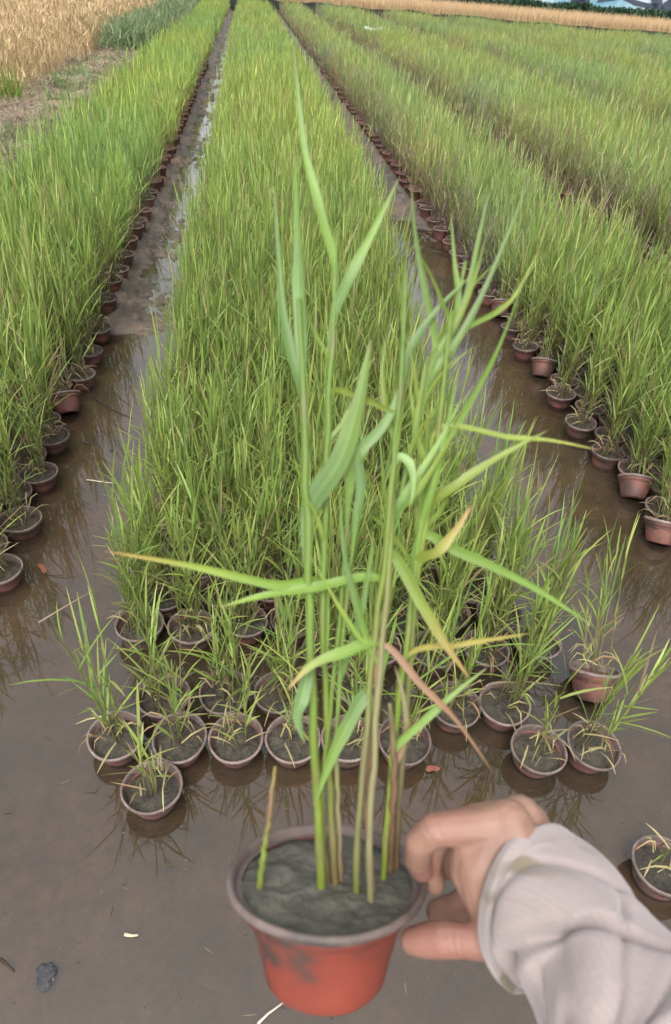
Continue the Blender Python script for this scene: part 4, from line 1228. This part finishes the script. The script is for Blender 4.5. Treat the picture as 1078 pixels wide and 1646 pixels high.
def hand():
    bm = bmesh.new()
    def ball(p, r):
        bmesh.ops.create_icosphere(bm, subdivisions=2, radius=r, matrix=Matrix.Translation(Vector(p)))
    def chain(pts, step=0.0022):
        # pts: (u, v, depth, radius in metres)
        P = [np.array(list(cam_to_world(*q[:3])) + [q[3]]) for q in pts]
        for a, b in zip(P[:-1], P[1:]):
            n = max(2, int(np.linalg.norm(b[:3] - a[:3]) / step))
            for i in range(n + 1):
                c = a + (b - a) * i / n
                ball(c[:3], c[3])
    # index: over the rim, its tip on the soil side
    chain([(818, 1322, 0.440, 0.0140), (770, 1330, 0.440, 0.0122), (698, 1334, 0.446, 0.0112), (675, 1355, 0.453, 0.0101), (671, 1380, 0.463, 0.0094), (678, 1399, 0.472, 0.0081)])
    # middle, ring, little finger: behind the index, wrapped over the rim
    chain([(836, 1316, 0.458, 0.0140), (780, 1318, 0.464, 0.0120), (716, 1330, 0.470, 0.0108), (694, 1362, 0.475, 0.0099), (690, 1395, 0.481, 0.0090), (699, 1420, 0.485, 0.0080)])
    chain([(852, 1322, 0.478, 0.0130), (800, 1322, 0.488, 0.0112), (742, 1336, 0.495, 0.0102), (722, 1368, 0.500, 0.0092), (722, 1396, 0.505, 0.0080)])
    chain([(868, 1340, 0.496, 0.0115), (820, 1345, 0.508, 0.0098), (775, 1358, 0.512, 0.0088), (756, 1380, 0.514, 0.0080), (752, 1402, 0.516, 0.0068)])
    # back of the hand
    chain([(818, 1322, 0.440, 0.0150), (838, 1390, 0.436, 0.0190), (868, 1450, 0.430, 0.0215), (930, 1530, 0.405, 0.0225), (1010, 1640, 0.375, 0.0240), (1130, 1800, 0.330, 0.0270), (1290, 2010, 0.28, 0.032)])
    chain([(836, 1314, 0.458, 0.0150), (856, 1390, 0.452, 0.0190), (876, 1450, 0.440, 0.0210)])
    chain([(852, 1322, 0.478, 0.0135), (872, 1392, 0.466, 0.0175), (886, 1450, 0.448, 0.0200)])
    chain([(868, 1342, 0.494, 0.0115), (886, 1400, 0.478, 0.0150), (898, 1450, 0.455, 0.0190)])
    # web between index and thumb, and the ball of the thumb
    chain([(800, 1340, 0.440, 0.0150), (776, 1392, 0.440, 0.0180), (786, 1440, 0.438, 0.0170), (812, 1478, 0.434, 0.0160), (850, 1478, 0.432, 0.0175)])
    chain([(758, 1352, 0.444, 0.0125), (758, 1400, 0.446, 0.0150), (778, 1450, 0.442, 0.0130), (800, 1490, 0.436, 0.0135)])
    chain([(830, 1400, 0.462, 0.0150), (775, 1440, 0.478, 0.0140), (735, 1462, 0.492, 0.0120), (705, 1466, 0.500, 0.0100)])
    # thumb, pressed along the outside of the pot
    chain([(862, 1480, 0.430, 0.0150), (818, 1509, 0.431, 0.0130), (780, 1514, 0.436, 0.0116), (745, 1511, 0.441, 0.0111), (715, 1510, 0.446, 0.0120), (688, 1511, 0.453, 0.0114), (664, 1512, 0.459, 0.0092)])
    me = bpy.data.meshes.new('body'); bm.to_mesh(me); bm.free()
    tmp = bpy.data.objects.new('tmp_body', me); COL.objects.link(tmp)
    md = tmp.modifiers.new('r', 'REMESH'); md.mode = 'VOXEL'; md.voxel_size = 0.0012
    ms = tmp.modifiers.new('s', 'SMOOTH'); ms.iterations = 12; ms.factor = 0.5
    out = evaluated_mesh(tmp)
    bpy.data.objects.remove(tmp)
    out.name = 'body'
    V = np.empty(len(out.vertices) * 3, np.float32); out.vertices.foreach_get('co', V); V = V.reshape(-1, 3).astype(float)
    # creases over the joints
    Nn = np.empty(len(out.vertices) * 3, np.float32); out.vertices.foreach_get('normal', Nn); Nn = Nn.reshape(-1, 3)
    for (a, b, wd, dep) in (((698, 1334, .446), (682, 1348, .449), .0009, .0007), ((709, 1331, .445), (694, 1336, .446), .0008, .0006), ((671, 1378, .462), (675, 1388, .466), .0008, .0006),
                            ((745, 1511, .441), (730, 1511, .443), .0009, .0007), ((736, 1511, .442), (725, 1511, .444), .0008, .0006), ((722, 1510, .445), (708, 1511, .447), .0008, .0004),
                            ((782, 1514, .432), (770, 1513, .433), .0010, .0007), ((800, 1326, .440), (785, 1328, .440), .0010, .0004)):
        c = cam_to_world(*a); ax = unit(cam_to_world(*b) - c)
        d = (V - c) @ ax; q = np.linalg.norm(V - c, axis=1)
        V = V - Nn * (dep * np.exp(-(d / wd) ** 2) * np.exp(-(q / 0.013) ** 4))[:, None]
    # redder where the blood shows: thumb, finger tips, knuckles
    red = np.zeros(len(V))
    for (u, v, d, r) in ((690, 1512, 0.444, 0.03), (745, 1512, .438, .025), (688, 1395, 0.468, 0.014), (790, 1525, .43, .02), (720, 1310, .45, .02)):
        c = cam_to_world(u, v, d); red = np.maximum(red, np.exp(-(np.linalg.norm(V - c, axis=1) / r) ** 2))
    C = np.ones((len(V), 3)) * (1 - red)[:, None] + np.array([1.0, 0.80, 0.84]) * red[:, None]
    at = out.attributes.new('Col', 'FLOAT_COLOR', 'POINT')
    at.data.foreach_set('color', np.concatenate([C, np.ones((len(C), 1))], 1).astype(np.float32).ravel())
    out.vertices.foreach_set('co', (V - PO).astype(np.float32).ravel())
    for p in out.polygons: p.use_smooth = True
    out.materials.clear(); out.materials.append(skin_material())
    o = link('body', out, person)
    return o
hand()

def sleeve_material():
    m, n, l = new_mat('sleeve_cloth')
    tc = N(n, 'ShaderNodeTexCoord')
    at = N(n, 'ShaderNodeAttribute'); at.attribute_name = 'Col'
    no = N(n, 'ShaderNodeTexNoise', Scale=18.0, Detail=5.0); l.new(tc.outputs['Object'], no.inputs['Vector'])
    r = ramp(n, [(0.3, (0.86, 0.85, 0.86)), (0.7, (1.06, 1.04, 1.05))]); l.new(no.outputs['Fac'], r.inputs[0])
    mm = N(n, 'ShaderNodeMix', data_type='RGBA', blend_type='MULTIPLY'); mm.inputs[0].default_value = 1.0
    l.new(at.outputs['Color'], mm.inputs[6]); l.new(r.outputs[0], mm.inputs[7])
    p = N(n, 'ShaderNodeBsdfPrincipled', Roughness=0.9); p.inputs['Specular IOR Level'].default_value = 0.15
    p.inputs['Sheen Weight'].default_value = 0.2
    l.new(mm.outputs[2], p.inputs['Base Color'])
    nb = N(n, 'ShaderNodeTexNoise', Scale=240.0, Detail=5.0); l.new(tc.outputs['Object'], nb.inputs['Vector'])
    b = N(n, 'ShaderNodeBump', Strength=0.5, Distance=0.0012); l.new(nb.outputs['Fac'], b.inputs['Height']); l.new(b.outputs[0], p.inputs['Normal'])
    o = N(n, 'ShaderNodeOutputMaterial'); l.new(p.outputs[0], o.inputs[0])
    return m

def sleeve():
    mat = sleeve_material()
    # axis: (u, v, depth, half width across in m, half depth in m)
    A = [(852, 1452, 0.438, 0.0480, 0.038), (880, 1466, 0.430, 0.0490, 0.041), (915, 1500, 0.414, 0.0465, 0.044), (955, 1552, 0.398, 0.0465, 0.046), (1006, 1630, 0.374, 0.050, 0.049),
         (1080, 1740, 0.345, 0.054, 0.053), (1180, 1870, 0.31, 0.058, 0.057), (1300, 2030, 0.275, 0.062, 0.061)]
    C = np.array([cam_to_world(*a[:3]) for a in A]); r1 = np.array([a[3] for a in A]); r2 = np.array([a[4] for a in A])
    n, K = 180, 160
    P = smooth_line(C, n); t = np.linspace(0, 1, n); ti = np.linspace(0, 1, len(A))
    R1, R2 = np.interp(t, ti, r1), np.interp(t, ti, r2)
    T = np.gradient(P, axis=0); arc = np.concatenate([[0], np.cumsum(np.linalg.norm(np.diff(P, axis=0), axis=1))])
    T /= np.linalg.norm(T, axis=1)[:, None]
    vw = ROT @ np.array([0, 0, 1.0])
    Sx = np.cross(T, vw); Sx /= np.linalg.norm(Sx, axis=1)[:, None]        # across, in the picture
    Sy = np.cross(Sx, T)                                                   # towards the viewer
    # slant the mouth of the sleeve: the ring planes near the cuff tip over
    ang = np.arange(K) * 2 * math.pi / K
    V = np.empty((n, K, 3)); col = np.empty((n, K, 3))
    base = np.array([0.262, 0.224, 0.214])
    for i in range(n):
        s = arc[i]
        ca, sa = np.cos(ang), np.sin(ang)
        # folds: slanting waves that run round the arm, deepest behind the cuff
        ph = ang * 1.0 + s * 62
        f = 0.0042 * np.sin(ph * 1.0 + 1.4 * np.sin(ang * 2 + 0.7)) * np.exp(-((s - 0.06) / 0.06) ** 2)
        f += 0.0032 * np.sin(ang * 3 + s * 105 + 1.7) * np.exp(-((s - 0.09) / 0.10) ** 2)
        f += 0.0008 * np.sin(ang * 9 - s * 20) * sstep(0.03, 0.08, s)
        f += 0.012 * (fbm(np.abs(ang - math.pi) * 0.9 + 3, ang * 0 + s * 16, 2, 51) - 0.5)
        rg = np.abs(vnoise(np.abs(ang - math.pi) * 0.8 + s * 6, ang * 0 + s * 30 - np.abs(ang - math.pi) * 1.3, 53) - 0.5) * 2      # sharp creases
        f += -0.0035 * np.exp(-(rg / 0.16) ** 2) * sstep(0.02, 0.05, s)
        f += -0.009 * np.exp(-((s - 0.058 + 0.030 * np.cos(ang - 0.5)) / 0.006) ** 2) * sstep(-0.6, 0.6, np.sin(ang + 0.3))   # deep crease behind the cuff
        f += -0.004 * np.exp(-((s - 0.033 - 0.016 * np.sin(ang * 1.3 + 2.5)) / 0.004) ** 2)
        rim = 0.003 * np.exp(-((s - 0.003) / 0.004) ** 2)
        a = (R1[i] + f + rim) ; b = (R2[i] + f + rim)
        V[i] = P[i] + Sx[i] * (a * ca)[:, None] + Sy[i] * (b * sa)[:, None]
        sl = 0.014 * np.exp(-s / 0.05)
        V[i] -= T[i] * (sl * np.sin(ang))[:, None]
        stripe = 0.94 + 0.10 * np.sin(ang * 34) ** 2
        stain = np.maximum(sstep(0.50, 0.62, fbm(ang * 2.2, ang * 0 + s * 45, 3, 57)) * np.exp(-((s - 0.008) / 0.012) ** 2), 0.85 * sstep(0.46, 0.60, fbm(ang * 3.0, ang * 0 + s * 60, 3, 59)) * np.exp(-((s - 0.016) / 0.014) ** 2) * np.exp(-((ang - 2.2) / 0.55) ** 2))
        c = base[None] * stripe[:, None] * (1 + 0.12 * sstep(0.08, 0.14, s))
        col[i] = c * (1 - stain[:, None]) + np.array([0.13, 0.11, 0.07]) * stain[:, None]
    # wall with thickness: an inner layer joined at the mouth
    inn = P[:, None] + (V - P[:, None]) * 0.955
    inn = inn[:40]
    VV = np.concatenate([inn[::-1].reshape(-1, 3), V.reshape(-1, 3)])
    CC = np.concatenate([col[:40][::-1].reshape(-1, 3) * 0.9, col.reshape(-1, 3)])
    rows = 40 + n
    F = []
    for i in range(rows - 1):
        for j in range(K):
            a, b = i * K + j, i * K + (j + 1) % K
            F += [(a, b, b + K), (a, b + K, a + K)]
    cen = len(VV); VV = np.concatenate([VV, P[-1:]]); CC = np.concatenate([CC, col[-1, :1]])
    for j in range(K):
        F.append(((rows - 1) * K + j, (rows - 1) * K + (j + 1) % K, cen))
    sl = link('sleeve', mesh_np('sleeve', VV - PO, F, CC, np.zeros(len(F)), [mat]), person)
    sl['label'] = 'pale pinkish grey sleeve with a muddy cuff'
    # small dark button by the cuff edge
    bp = cam_to_world(789, 1414, 0.395)
    return V, P, T, Sx, Sy
SLV = sleeve()
print('objects', len(scene.objects), 'tris', sum(len(m.polygons) for m in bpy.data.meshes))
